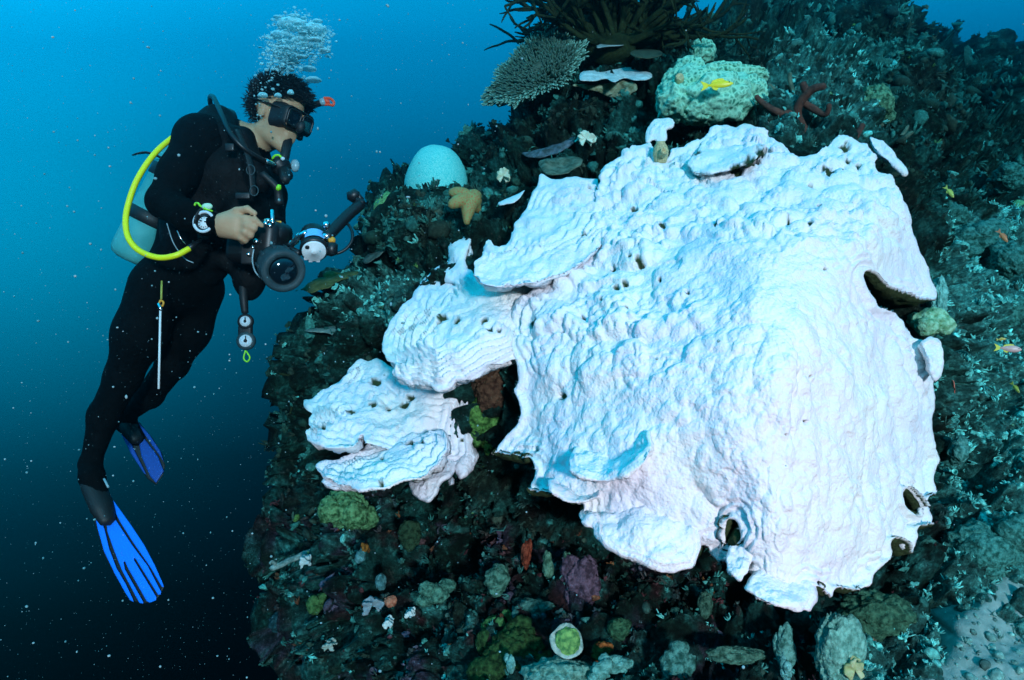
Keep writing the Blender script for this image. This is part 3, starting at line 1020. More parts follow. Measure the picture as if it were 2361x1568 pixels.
# ------------------------------------------------------------------ the water itself
HZ = (-9.0, 12.0, -0.6, 12.8, -3.4, 5.2)
hx0, hx1, hy0, hy1, hz0, hz1 = HZ
hv = [(x, y, z) for z in (hz0, hz1) for y in (hy0, hy1) for x in (hx0, hx1)]
haze = mesh('haze', hv, [(0, 2, 3, 1), (4, 5, 7, 6), (0, 1, 5, 4), (2, 6, 7, 3), (0, 4, 6, 2), (1, 3, 7, 5)], None, None, False)
hm = bpy.data.materials.new('sea_water')
hm.use_nodes = True
hm.node_tree.nodes.clear()
ho = hm.node_tree.nodes.new('ShaderNodeOutputMaterial')
hvn = hm.node_tree.nodes.new('ShaderNodeVolumePrincipled')
hvn.inputs['Color'].default_value = (0.004, 0.068, 0.076, 1)
hvn.inputs['Absorption Color'].default_value = (0.0, 0.436, 0.533, 1)
hvn.inputs['Density'].default_value = 0.28
hvn.inputs['Anisotropy'].default_value = 0.95
hm.node_tree.links.new(hvn.outputs[0], ho.inputs['Volume'])
haze.data.materials.append(hm)
tag(haze, kind='stuff')

# ------------------------------------------------------------------ small growth covering the reef
def t_leaf(seed, ruf=0.25, nr=4, na=9):
    """a curved ruffled plate with thickness"""
    r = np.random.default_rng(seed)
    u = np.linspace(0.1, 1, nr)
    a = np.linspace(-1.3, 1.3, na)
    U, A = np.meshgrid(u, a, indexing='ij')
    rr = U * (1 + 0.18 * np.sin(A * 5 + r.uniform(0, 6)) + 0.12 * np.sin(A * 11 + r.uniform(0, 6)))
    x = rr * np.sin(A)
    y = rr * np.cos(A) * 0.9
    z = 0.45 * U ** 2 + ruf * U ** 2 * np.sin(A * 4.3 + r.uniform(0, 6))
    top = np.stack([x, z * 0.6, y], -1).reshape(-1, 3)
    bot = top - np.array([0, 0.07, 0])
    i = np.arange(nr * na).reshape(nr, na)
    q = np.stack([i[:-1, :-1], i[:-1, 1:], i[1:, 1:], i[1:, :-1]], -1).reshape(-1, 4)
    n = nr * na
    e = np.concatenate([i[-1], ])
    rim = np.stack([e[:-1], e[1:], e[1:] + n, e[:-1] + n], -1)
    return np.vstack([top, bot]), [np.vstack([q, q[:, ::-1] + n, rim])]


def t_lump(seed, sub=1):
    v, f = ico(sub + 1)
    d = 1 + 0.5 * fbm(v * 1.9 + seed * 5.1, 3, seed) + 0.2 * ridged(v * 2.2 + seed, 2, seed + 9)
    return v * d[:, None] * np.array([0.75, 0.75, 0.5]) + np.array([0, 0, 0.25]), [f]


def t_fingers(seed, n=6, sides=5, ln=1.0):
    r = np.random.default_rng(seed)
    mb = MB()
    for k in range(n):
        a = r.uniform(0, 6.28)
        t = r.uniform(0.1, 0.75)
        d = np.array([math.sin(t) * math.cos(a), math.sin(t) * math.sin(a), math.cos(t)])
        L = ln * r.uniform(0.6, 1.1)
        w = np.array([r.normal(), r.normal(), 0.2]) * 0.12
        p = np.array([d * 0.02, d * L * 0.5 + w, d * L + w * 0.6 + np.array([0, 0, 0.1])])
        v, f = tube(p, [0.13, 0.11, 0.06], sides)
        mb.add(v, f)
    return np.concatenate(mb.v), [np.concatenate([x for x in mb.f if x.shape[1] == 4]), np.concatenate([x for x in mb.f if x.shape[1] == 3])]


def t_cup(seed):
    r = np.random.default_rng(seed)
    v, f = lathe((0, 0, 0), (0, 0, 1), [(0, .18), (.25, .25), (.6, .48), (.8, .6), (.78, .52), (.5, .36), (.3, .1)], 9)
    v = v * (1 + 0.12 * noise(v * 3 + seed, seed))[:, None]
    return v, f


def t_tube(seed):
    r = np.random.default_rng(seed)
    mb = MB()
    for k in range(3):
        a = np.array([r.normal() * .3, r.normal() * .3, 0])
        b = a + np.array([r.normal() * .2, r.normal() * .2, r.uniform(.5, 1)])
        v, f = tube(np.array([a, (a + b) / 2 + r.normal(size=3) * .05, b, b - (b - a) * .25]), [.2, .22, .2, .1], 7)
        mb.add(v, f)
    return np.concatenate(mb.v), [np.concatenate([x for x in mb.f if x.shape[1] == 4]), np.concatenate([x for x in mb.f if x.shape[1] == 3])]


def t_crust(seed):
    """a lapped crust of small scales"""
    r = np.random.default_rng(seed)
    mb = MB()
    for k in range(3):
        v, f = t_leaf(seed * 9 + k, 0.35, 2, 7)
        ang = r.uniform(0, 6.28)
        R = np.array([[math.cos(ang), -math.sin(ang), 0], [math.sin(ang), math.cos(ang), 0], [0, 0, 1]])
        mb.add((v * r.uniform(.4, .8)) @ R.T + r.normal(size=3) * .2, f)
    return np.concatenate(mb.v), [np.concatenate(mb.f)]


def orient(nrm, r, upmix=0.4):
    """rotation matrices with z along a blend of normal and up"""
    z = unit(nrm * (1 - upmix) + np.array([0, 0, 1]) * upmix + r.normal(size=nrm.shape) * 0.25)
    t = unit(r.normal(size=nrm.shape))
    x = unit(np.cross(t, z))
    y = np.cross(z, x)
    return np.stack([x, y, z], -1)


CORAL_POLYS = [np.array(A_OUT, float)]


def scatter(name, tmpl, pos, nrm, size, cols, r, upmix=0.4, sink=0.15):
    mb_v, mb_f, mb_c, n = [], [], [], 0
    R = orient(nrm, r, upmix)
    which = r.integers(0, len(tmpl), len(pos))
    fd = {}
    for k, (tv, tf) in enumerate(tmpl):
        m = which == k
        if not m.any():
            continue
        st = size[m][:, None, None] * (0.75 + 0.5 * r.random((m.sum(), 1, 3)))
        v = np.einsum('mij,mnj->mni', R[m], tv[None] * st) + (pos[m] - nrm[m] * (size[m] * sink)[:, None])[:, None]
        nn = len(tv)
        mb_v.append(v.reshape(-1, 3))
        shade = 0.75 + 0.5 * r.random((m.sum(), 1, 1))
        tip = 1 + 0.5 * np.clip(tv[:, 2], 0, 1)[None, :, None]
        mb_c.append((cols[m][:, None] * shade * tip).reshape(-1, 3))
        base = n + np.arange(m.sum())[:, None, None] * nn
        for f in tf:
            fd.setdefault(f.shape[1], []).append((f[None] + base).reshape(-1, f.shape[1]))
        n += nn * m.sum()
    o = mesh(name, np.concatenate(mb_v), [np.concatenate(x) for x in fd.values()], M['growth'], None, True, np.concatenate(mb_c))
    tag(o, kind='stuff')
    return o


GR = np.random.default_rng(5)
sc2d = RV[:, 1] > 0
vis = np.ones(len(RX), bool)
vis &= (RX > 480) & (RX < 2420) & (RY > -30) & (RY < 1640)
cd = inside(RX, RY, A_OUT)
vis &= cd < 25
sd = inside(RX, RY, SAND_OUT)
vis &= sd < 8
cand = np.where(vis)[0]


WA = RV[:, 1] ** 2 / np.clip(-(RN * unit(RV)).sum(1), 0.12, 1)


def pick_cols(pos, x, y, r, kind):
    """growth takes after the crust it stands on, with a few strays"""
    up = np.tile(np.array([0, -0.7, 0.5]), (len(pos), 1))
    out = reef_col(pos, x * 0, x, y, up) * 1.1 + 0.003
    pr = region_pale(x, y)
    low = sstep(1080, 1250, y) * (1 - sstep(2050, 2200, x))
    u = r.random(len(pos))
    k = r.random((len(pos), 1))

    def put(m, c, f=1.0):
        out[m] = out[m] * (1 - f) + np.array(PAL[c]) * f
    put(u < 0.10, 'grey', 0.8)
    put((u > 0.10) & (u < 0.20), 'brown', 0.9)
    put((u > 0.20) & (u < 0.28), 'teal', 0.8)
    put((low > 0.5) & (u > 0.982), 'orange', 0.8)
    put((low > 0.5) & (u > 0.955) & (u < 0.982), 'rust')
    put((low > 0.5) & (u > 0.91) & (u < 0.955), 'maroon')
    put((u > 0.90) & (u < 0.91), 'lime', 0.6)
    put((u > 0.88) & (u < 0.90), 'pale', 0.6)
    put(r.random(len(pos)) < pr * 0.7, 'pale', 0.85)
    return out * (0.72 + 0.5 * k)


def batch(name, tm, n, s0, s1, upmix, sink=0.15, bias=None):
    w = np.ones(len(cand))
    if bias is not None:
        w = bias(RX[cand], RY[cand]) + 1e-6
    # even out by distance: nearer stretches have more room
    w = w * WA[cand]
    i = GR.choice(cand, n, p=w / w.sum())
    pos, nr = RV[i], RN[i]
    size = s0 * (s1 / s0) ** (GR.random(n) ** 1.8) * np.clip(pos[:, 1] / 2.4, 0.7, 2.2)
    scatter(name, tm, pos, nr, size, pick_cols(pos, RX[i], RY[i], GR, name), GR, upmix, sink)


batch('encrusting_lumps', [t_lump(k) for k in range(8)], 1800, 0.006, 0.026, 0.05, 0.35)
batch('leafy_crusts', [t_crust(k) for k in range(8)], 6500, 0.008, 0.030, 0.3)
batch('small_plates', [t_leaf(k + 50) for k in range(6)], 420, 0.010, 0.045, 0.45, 0.1)
batch('turf_fingers', [t_fingers(k + 20, 5, 4) for k in range(7)], 7000, 0.008, 0.028, 0.3, 0.1, lambda x, y: 0.35 + region_pale(x, y))
batch('small_cups', [t_cup(k + 3) for k in range(3)] + [t_tube(k) for k in range(3)], 700, 0.010, 0.034, 0.4, 0.1)
i = GR.choice(len(SV), 420)
scatter('sand_rubble', [t_lump(k) for k in range(3)] + [t_fingers(k + 90, 4, 4) for k in range(3)], SV[i], SN[i], 0.004 * (5.0 ** (GR.random(420) ** 2.5)), np.tile(np.array((.12, .26, .22)), (420, 1)) * (0.4 + 1.0 * GR.random((420, 1))), GR, 0.2)
for (ov, on, ox, oy) in OUTCROPS:
    n_ = 900
    i = GR.choice(len(ov), n_)
    size = 0.012 * (4.0 ** (GR.random(n_) ** 2)) * np.clip(ov[i, 1] / 3.0, 0.7, 2.0)
    scatter('outcrop_growth', [t_crust(k) for k in range(4)] + [t_fingers(k + 80, 5, 4) for k in range(4)] + [t_lump(3)], ov[i], on[i], size,
            pick_cols(ov[i], ox[i], oy[i], GR, 'o'), GR, 0.35)

# ------------------------------------------------------------------ corals, sponges and other reef life one can point to
def surf(px, py):
    """the nearest reef surface vertex in front of the camera at this place"""
    k = np.argmin((RX - px) ** 2 + (RY - py) ** 2)
    return RV[k], RN[k]


def cmat(name, c1, c2, scale=40, bump=0.5, bs=150, bd=0.004):
    return mottled(name, c1, c2, scale, 0.85, bump, bs, bd, 0.12)


# the table coral
def table_coral(name, label, px, py, d, rx, rz, tilt, n, base_to, seed, mat_c, tip_c):
    r = np.random.default_rng(seed)
    c = P(px, py, d)
    t = thing(name, label, 'coral', base_to, 'table corals')
    nrm = unit(np.array(tilt))
    f, s, u = frame(nrm, (0, 1, 0))
    s_ax, u_ax = s * rx, u * rz
    na, nr = 40, 8
    th = np.linspace(0, 2 * np.pi, na, endpoint=False)
    lob = 1 + 0.12 * np.sin(3 * th + 1) + 0.07 * np.sin(7 * th) + 0.05 * np.sin(12 * th + 2)
    rr = np.linspace(0.03, 1, nr)
    pl = []
    for q in rr:
        pl.append(c + (q * lob * np.cos(th))[:, None] * s_ax + (q * lob * np.sin(th))[:, None] * u_ax + f * (0.10 * rx * q ** 2))
    top = np.concatenate(pl)
    bot = top - f * 0.025
    i = np.arange(na * nr).reshape(nr, na)
    j = np.roll(i, -1, 1)
    q = np.stack([i[:-1], j[:-1], j[1:], i[1:]], -1).reshape(-1, 4)
    rim = np.stack([i[-1], j[-1], j[-1] + na * nr, i[-1] + na * nr], -1)
    mesh('plate', np.vstack([top, bot]), np.vstack([q, q[:, ::-1] + na * nr, rim]), mat_c, t)
    v, fc = tube(np.array([c - f * 0.01, c - f * 0.08 + (np.array(base_to) - c) * 0.4, np.array(base_to)]), [rx * 0.45, rx * 0.22, rx * 0.3], 12)
    mesh('stalk', v, fc, mat_c, t)
    mb = MB()
    for k in range(n):
        a = r.uniform(0, 2 * np.pi)
        q = math.sqrt(r.random()) * 1.02
        lo = np.interp(a, th, lob)
        p = c + q * lo * (math.cos(a) * s_ax + math.sin(a) * u_ax) + f * (0.10 * rx * q ** 2)
        out = unit(math.cos(a) * s_ax + math.sin(a) * u_ax)
        dr = unit(f * (1.1 - 0.7 * q) + out * (0.25 + 1.0 * q ** 2) + r.normal(size=3) * 0.22)
        L = r.uniform(0.020, 0.040) * (0.8 + 0.5 * q)
        v, fc = tube(np.array([p - dr * 0.005, p + dr * L * 0.6 + r.normal(size=3) * 0.002, p + dr * L]), [0.0052, 0.0045, 0.0022], 4)
        tc = np.array(tip_c) * (0.30 + 0.7 * sstep(0.72, 0.98, q))
        col = np.vstack([np.tile(PAL_T[0], (4, 1)), np.tile(PAL_T[1], (4, 1)), np.tile(tc, (4, 1)), PAL_T[0][None], tc[None]])
        mb.add(v, fc, col)
    o = mb.build('branchlets', M['growth'], t)
    tag(o, kind='stuff')
    return t


PAL_T = [np.array((.025, .060, .040)), np.array((.045, .105, .070))]
m_table = cmat('table_coral_skin', (.06, .085, .06), (.10, .13, .09))
table_coral('table_coral', 'grey green table coral with pale bristling tips at the reef edge', 1243, 165, 2.95, 0.19, 0.145, (-0.42, -0.80, 0.50), 2600,
            P(1290, 235, 3.15), 3, m_table, (.26, .52, .42))

# dark bushy branching coral at the top
m_bush = cmat('olive_branch_skin', (.009, .017, .007), (.022, .032, .011), 25, 0.8, 90, 0.010)


def bushy(name, label, base, height, width, seed, mat_, nb=15, cat='coral'):
    r = np.random.default_rng(seed)
    t = thing(name, label, cat, base)
    base = np.array(base)
    v, fc = blob(base + np.array([0, 0, 0.02]), (0.10, 0.08, 0.07), 3, 0.2, 2, seed)
    mesh('base', v, fc, mat_, t)

    def grow(mb, p, d, rad, L, lev):
        n = 4
        pts = [p]
        dd = d.copy()
        for k in range(n):
            dd = unit(dd + r.normal(size=3) * 0.16 + np.array([0, 0, 0.05]))
            pts.append(pts[-1] + dd * L / n)
        rads = np.linspace(rad, rad * 0.72, n + 1)
        if lev == 0:
            rads[-1] *= 0.55
        v, fc = tube(spline(pts, 7), np.interp(np.linspace(0, 1, 7), np.linspace(0, 1, n + 1), rads), 6, r.uniform(1.0, 1.7))
        mb.add(v, fc)
        if lev > 0:
            for k in range(r.integers(2, 4)):
                q = pts[r.integers(2, n + 1)]
                sp = unit(dd + r.normal(size=3) * np.array([0.75, 0.5, 0.55]))
                grow(mb, np.array(q), sp, rad * 0.72, L * r.uniform(0.55, 0.85), lev - 1)
    for b in range(nb):
        mb = MB()
        a = -1.25 + 2.5 * (b + 0.5) / nb + r.normal() * 0.06
        d = unit(np.array([math.sin(a) * width, r.normal() * 0.45, math.cos(a) * 0.9 + 0.15]))
        grow(mb, base + np.array([math.sin(a) * 0.05, r.normal() * 0.03, 0.03]), d, 0.0105, height * r.uniform(0.34, 0.48), 3)
        mb.build('branch', mat_, t)
    return t


bushy('branching_coral', 'dark olive branching coral bush standing against open water at the top', P(1412, 128, 2.95), 0.62, 1.25, 8, m_bush, 48)

# honeycomb corals
t = NT('honeycomb_coral_skin')
hv_ = t.vor(62, 'DISTANCE_TO_EDGE')
ring = t.ramp(hv_, [(0.0, (0.30, 0.68, 0.47)), (0.10, (0.22, 0.58, 0.40)), (0.24, (0.04, 0.21, 0.13)), (0.6, (0.03, 0.15, 0.10))])
t.set(Base_Color=t.mix(t.ramp(t.noise(18, 3), [(0.35, (0, 0, 0)), (0.6, (1, 1, 1))]), ring, t.mix(0.5, ring, (0.32, 0.72, 0.52))), Roughness=0.85)
t.b.inputs['Specular IOR Level'].default_value = 0.1
hb = t.n.new('ShaderNodeMath')
hb.operation = 'MULTIPLY'
hb.inputs[1].default_value = -1.0
t.l.new(hv_, hb.inputs[0])
t.bump(hb.outputs[0], -0.9, 0.006)
M['honey'] = t.m
honey = thing('honeycomb_coral', 'pale yellow green honeycomb coral of rounded lobes above the white dome', 'coral', P(1630, 265, 2.6))
for k, (px, py, d, r_) in enumerate([(1600, 205, 2.5, (.085, .09, .075)), (1650, 228, 2.44, (.12, .10, .080)), (1562, 235, 2.47, (.070, .09, .065)), (1702, 222, 2.52, (.095, .10, .070)), (1612, 255, 2.45, (.07, .08, .045)), (1540, 215, 2.5, (.04, .06, .04)),
                                     (1665, 172, 2.6, (.10, .07, .04)), (1715, 175, 2.62, (.085, .06, .03)), (1590, 160, 2.65, (.055, .05, .045)), (1620, 118, 2.85, (.05, .05, .045)),
                                     (1560, 190, 2.55, (.05, .05, .05))]):
    v, fc = blob(P(px, py, d), r_, 5, 0.20, 2.4, 70 + k)
    mesh('lobe', v, fc, M['honey'], honey)

# pale dome coral behind the reef edge
t = NT('pale_dome_skin')
sp = t.ramp(t.noise(330, 2, 0.6), [(0.46, (0, 0, 0)), (0.56, (1, 1, 1))])
t.set(Base_Color=t.mix(sp, (0.03, 0.58, 0.55), (0.26, 0.76, 0.68)), Roughness=0.8)
t.bump(t.noise(200, 3), 0.3, 0.003)
v, fc = blob(P(1007, 436, 2.95), (.128, .13, .178), 4, 0.03, 1.5, 5)
dome = mesh('dome_coral', v, fc, t.m)
tag(dome, 'smooth pale turquoise dome shaped coral rising behind the orange sea star', 'coral')


def ruffle(name, label, px, py, d, w, h, c1, c2, seed, cat='coral', lobes=5, group=None, tilt=-0.25):
    """a ruffled, folded leafy colony of several lobes"""
    r = np.random.default_rng(seed)
    c = P(px, py, d)
    m = cmat(name + '_skin', c1, c2, 60, 0.5, 200, 0.003)
    t = thing(name, label, cat, c - np.array([0, -0.02, h * 0.5]), group)
    for k in range(lobes):
        u = np.linspace(0.05, 1, 8)
        a = np.linspace(-1.5, 1.5, 21)
        U, A = np.meshgrid(u, a, indexing='ij')
        ph = r.uniform(0, 6.28, 3)
        rr = U * (1 + 0.15 * np.sin(A * 4 + ph[0]) + 0.1 * np.sin(A * 9 + ph[1]))
        x = rr * np.sin(A)
        z = rr * np.cos(A)
        y = tilt * U + 0.28 * U ** 1.5 * np.sin(A * 4 + ph[2])
        rot = (k - (lobes - 1) / 2) * (2.2 / max(1, lobes - 1)) + r.normal() * 0.2
        R = np.array([[math.cos(rot), 0, math.sin(rot)], [0, 1, 0], [-math.sin(rot), 0, math.cos(rot)]])
        top = (np.stack([x, y, z], -1).reshape(-1, 3) * r.uniform(0.5, 0.68)) @ R.T
        top = top * np.array([w, max(w, h) * 0.7, h]) + c + np.array([0, (k % 3) * 0.02 - 0.02, -h * 0.32])
        n = len(top)
        i = np.arange(n).reshape(8, 21)
        q = np.stack([i[:-1, :-1], i[:-1, 1:], i[1:, 1:], i[1:, :-1]], -1).reshape(-1, 4)
        e = np.concatenate([i[-1], i[::-1, -1][1:], i[0, ::-1][1:], i[:, 0][1:]])
        rim = np.stack([e, np.roll(e, -1), np.roll(e, -1) + n, e + n], -1)
        nn = vnormals(top, q)
        bot = top - nn * 0.007
        mesh('lobe', np.vstack([top, bot]), np.vstack([q, q[:, ::-1] + n, rim]), m, t)
    return t


def clump(name, label, px, py, d, r_, c1, c2, seed, n=5, cat='coral', group=None, bs=120):
    """a knobbly colony of fused lumps: parts are its knobs"""
    r = np.random.default_rng(seed)
    c = P(px, py, d)
    if c2[1] > c2[0] * 0.85:                      # teal light of the water put into the colour
        c1, c2 = (c1[0] * .42, c1[1], c1[2] * .95), (c2[0] * .48, c2[1], c2[2] * .98)
    m = cmat(name + '_skin', tuple(q * 0.55 for q in c1), c2, 75, 0.9, bs, 0.010)
    t = thing(name, label, cat, c - np.array([0, 0, r_[2]]), group)
    for k in range(n):
        o = np.clip(r.normal(size=3), -1.5, 1.5) * np.array(r_) * 0.62 if k else np.zeros(3)
        s = 1.0 if k == 0 else r.uniform(0.35, 0.75)
        v0, fc = ico((5 if max(r_) > .045 else 4) if k == 0 else 3)
        w1, w2 = worley(v0 * 5.5 + seed + k, seed)
        dd = 1 + 0.28 * fbm(v0 * 1.7 + seed + k * 3, 4, seed + k) + 0.10 * (0.5 - w1) + 0.09 * ridged(v0 * 7 + k, 3, seed + 2)
        v = v0 * dd[:, None] * np.array(r_) * s + c + o
        mesh('knob', v, fc, m, t)
    return t


def plate_coral(name, label, outline, ctrl, c1, c2, seed, cat='coral', thick=0.02, amp=2.0, group=None, step=3.5, bump=0.5):
    m = cmat(name + '_skin', c1, c2, 45, bump, 160, 0.004)
    return tag(shell(name, rough(outline, 6, amp, seed), tps(ctrl), step, thick=thick, edge_px=9, edge_r=0.008,
                     disp=lambda v, e, x, y, n: (0.010 * fbm(v * 12 + seed, 3, seed) + 0.008 * np.sin(e / 6.0 + 3 * noise(v * 10, seed))) * sstep(0, 12, e), mat=m)[0], label, cat, group)


ruffle('leather_coral', 'mint white ruffled coral with pointed lobes on the dark ledge', 1350, 315, 2.62, .052, .042, (.55, .68, .52), (.66, .74, .60), 3, lobes=5)
ruffle('leafy_coral', 'small cream ruffled coral left of the folded white plate', 1161, 400, 2.75, .036, .044, (.50, .56, .36), (.62, .66, .50), 4, lobes=5)
plate_coral('plate_coral', 'thin folded white plate coral beside the sea star', [(1143, 470), (1160, 458), (1180, 452), (1200, 443), (1212, 436), (1200, 456), (1186, 468), (1168, 472), (1152, 477)],
            [(1143, 470, 2.4), (1212, 436, 2.42), (1170, 472, 2.35)], (.70, .74, .76), (.78, .80, .82), 5)
plate_coral('plate_coral', 'broad pale plate coral with white front edge under the olive bush', [(1335, 172), (1345, 163), (1400, 160), (1440, 152), (1470, 160), (1500, 166), (1506, 178), (1492, 184), (1460, 186), (1440, 178), (1418, 190), (1396, 180), (1372, 186), (1352, 184), (1336, 186)],
            [(1335, 175, 2.72), (1420, 155, 2.9), (1505, 175, 2.72), (1420, 188, 2.62)], (.40, .48, .46), (.62, .68, .66), 6)
plate_coral('plate_coral', 'tattered olive plate coral hanging below the broad pale plate', [(1312, 197), (1330, 192), (1360, 198), (1392, 192), (1420, 184), (1462, 190), (1468, 206), (1450, 222), (1430, 230), (1400, 224), (1380, 212), (1350, 206)],
            [(1312, 197, 2.66), (1465, 200, 2.66), (1430, 228, 2.7), (1400, 190, 2.75)], (.13, .14, .07), (.34, .38, .25), 7, amp=4)
plate_coral('plate_coral', 'dark oval plate coral on a stalk left of the honeycomb coral', [(1449, 122), (1465, 114), (1495, 113), (1520, 116), (1530, 124), (1512, 132), (1490, 134), (1465, 132)],
            [(1449, 122, 2.75), (1530, 124, 2.75), (1490, 113, 2.95), (1490, 134, 2.68)], (.035, .05, .035), (.06, .08, .05), 8)
plate_coral('plate_coral', 'flat grey plate coral edge right of the bush base', [(1372, 104), (1382, 98), (1420, 97), (1440, 96), (1448, 102), (1420, 107), (1392, 106), (1376, 112)],
            [(1372, 104, 2.9), (1448, 100, 2.95), (1410, 97, 3.05)], (.20, .27, .27), (.32, .38, .36), 9)
plate_coral('plate_coral', 'dark wavy plate coral with grey rim sloping down to the dark ledge', [(1200, 352), (1224, 349), (1262, 340), (1300, 322), (1330, 310), (1340, 306), (1336, 322), (1312, 340), (1280, 356), (1240, 364), (1212, 362)],
            [(1200, 355, 2.78), (1340, 308, 2.75), (1260, 362, 2.68)], (.045, .06, .06), (.14, .17, .20), 10)
plate_coral('plate_coral', 'dark green lettuce plate resting on the top edge of the upper white shelf', [(1240, 372), (1270, 362), (1310, 358), (1345, 366), (1340, 384), (1316, 396), (1290, 404), (1266, 402), (1246, 394)],
            [(1240, 380, 2.5), (1345, 370, 2.5), (1290, 404, 2.4), (1300, 360, 2.6)], (.05, .075, .05), (.13, .18, .13), 11, amp=4)
plate_coral('plate_coral', 'thin pale leaf plate jutting left from the reef edge below the camera', [(698, 762), (716, 757), (752, 755), (790, 750), (830, 748), (862, 744), (870, 748), (846, 756), (820, 758), (790, 764), (770, 772), (746, 766), (716, 764)],
            [(698, 762, 2.62), (870, 747, 2.5), (770, 772, 2.5), (790, 750, 2.65)], (.13, .20, .17), (.24, .32, .27), 12, thick=0.012)
plate_coral('plate_coral', 'ragged olive leaf coral pointing left below the camera lens', [(676, 672), (700, 660), (720, 645), (745, 640), (770, 636), (800, 626), (828, 622), (830, 632), (800, 642), (776, 652), (756, 664), (730, 668), (712, 674), (696, 672)],
            [(676, 672, 2.7), (830, 626, 2.72), (730, 668, 2.62), (760, 640, 2.75)], (.07, .08, .02), (.13, .14, .05), 13, amp=5, thick=0.012)
plate_coral('plate_coral', 'upright olive frond behind the ragged olive leaf coral', [(742, 636), (758, 626), (772, 624), (784, 630), (798, 634), (806, 640), (780, 646), (756, 644)],
            [(742, 636, 2.8), (806, 640, 2.8), (770, 624, 2.84)], (.08, .09, .02), (.14, .15, .05), 14, amp=5, thick=0.012)
plate_coral('plate_coral', 'pale rimmed bracket plate on the dark knob left of the sea star', [(905, 545), (912, 540), (930, 548), (960, 556), (986, 556), (980, 566), (950, 566), (926, 560)],
            [(905, 545, 2.72), (986, 558, 2.66), (950, 566, 2.6)], (.20, .27, .22), (.36, .44, .36), 15, thick=0.015)
plate_coral('plate_coral', 'curled grey leaf hanging off the reef edge right of the diver', [(832, 600), (846, 584), (870, 574), (890, 560), (905, 552), (900, 570), (880, 588), (858, 600), (842, 610)],
            [(832, 605, 2.75), (905, 555, 2.72), (870, 590, 2.66)], (.05, .065, .05), (.12, .15, .12), 16, amp=4, thick=0.012)

# the sea star
m_star = NT('sea_star_skin')
vv = m_star.vor(120, 'DISTANCE_TO_EDGE')
m_star.set(Base_Color=m_star.mix(m_star.ramp(vv, [(0.0, (1, 1, 1)), (0.1, (0.5, 0.5, 0.5)), (0.25, (0, 0, 0))]), (0.34, 0.15, 0.045), (0.20, 0.30, 0.10)), Roughness=0.75)
m_star.bump(vv, 0.5, 0.004)
star = thing('sea_star', 'orange and olive sea star with netted skin draped over the dark knob', 'sea star', P(1080, 500, 2.45))
sc_ = P(1083, 462, 2.41)
vs, fs_ = blob(sc_, (.040, .034, .032), 3, 0.08, 2, 3)
mesh('disc', vs, fs_, m_star.m, star)
for (ex, ey, ed, rr) in [(1037, 443, 2.40, .020), (1037, 474, 2.37, .021), (1076, 516, 2.38, .017), (1106, 452, 2.44, .017), (1104, 488, 2.44, .017)]:
    e_ = P(ex, ey, ed)
    pth = spline([sc_, sc_ + (e_ - sc_) * 0.5 + np.array([0, -0.006, 0.006]), e_], 12)
    v, fc = tube(pth, np.interp(np.linspace(0, 1, 12), [0, .4, .85, 1], [.030, .027, rr * .85, rr * .55]), 12)
    mesh('arm', v, fc, m_star.m, star)

# finger sponges
m_fing = cmat('rust_finger_skin', (.055, .032, .026), (.115, .058, .042), 50, 0.6, 220, 0.004)
m_fing2 = cmat('olive_finger_skin', (.05, .085, .06), (.11, .16, .11), 50, 0.6, 220, 0.004)


def fingers(name, label, paths, mat_, base, cat='sponge', group='finger sponges'):
    t = thing(name, label, cat, base, group)
    for k, (pts, r0, r1) in enumerate(paths):
        pp = spline([P(*q) for q in pts], 6 * len(pts))
        n = len(pp)
        rad = np.linspace(r0, r1, n) * (1 + 0.12 * noise(pp * 30, 5 + k))
        rad[-1] *= 0.7
        v, fc = tube(pp + 0.002 * np.stack([noise(pp * 25, 40 + q) for q in range(3)], -1), rad, 10)
        mesh('branch', v, fc, mat_, t)
    return t


fingers('finger_sponge', 'rust brown finger sponge, the largest, forked above the white dome', [
    ([(1862, 312, 2.4), (1838, 272, 2.38), (1842, 240, 2.35), (1862, 215, 2.32), (1880, 203, 2.3), (1904, 198, 2.28)], .017, .011),
    ([(1862, 222, 2.33), (1856, 205, 2.32), (1850, 190, 2.32)], .014, .010),
    ([(1838, 262, 2.38), (1806, 262, 2.36), (1780, 252, 2.36), (1756, 235, 2.38), (1742, 222, 2.38)], .014, .008),
    ([(1850, 235, 2.36), (1885, 258, 2.34), (1905, 262, 2.32), (1912, 240, 2.3)], .012, .008)], m_fing, P(1862, 318, 2.45))
fingers('finger_sponge', 'bent rust finger sponge curving up right of the forked one', [
    ([(1905, 270, 2.42), (1920, 300, 2.36), (1945, 325, 2.32), (1968, 322, 2.3), (1982, 300, 2.3), (1990, 286, 2.3)], .010, .009),
    ([(1862, 330, 2.4), (1890, 318, 2.36), (1920, 316, 2.36)], .012, .007)], m_fing, P(1905, 300, 2.5))
fingers('finger_sponge', 'slim olive finger sponge, the straight upright one', [
    ([(1846, 246, 2.55), (1830, 215, 2.55), (1822, 190, 2.55), (1820, 168, 2.55)], .009, .008)], m_fing2, P(1846, 255, 2.6))
fingers('finger_sponge', 'curved olive finger sponge left of the straight one', [
    ([(1834, 256, 2.58), (1812, 236, 2.56), (1790, 210, 2.55), (1772, 196, 2.56)], .009, .008),
    ([(1800, 256, 2.5), (1786, 236, 2.5), (1784, 206, 2.5)], .007, .006)], m_fing2, P(1834, 262, 2.6))
fingers('finger_sponge', 'branched olive finger sponge right of the dome top', [
    ([(2010, 345, 2.6), (2050, 335, 2.55), (2082, 320, 2.55), (2104, 304, 2.55)], .010, .007),
    ([(2050, 335, 2.56), (2076, 316, 2.56), (2094, 290, 2.58)], .008, .006)], m_fing2, P(2010, 352, 2.65))
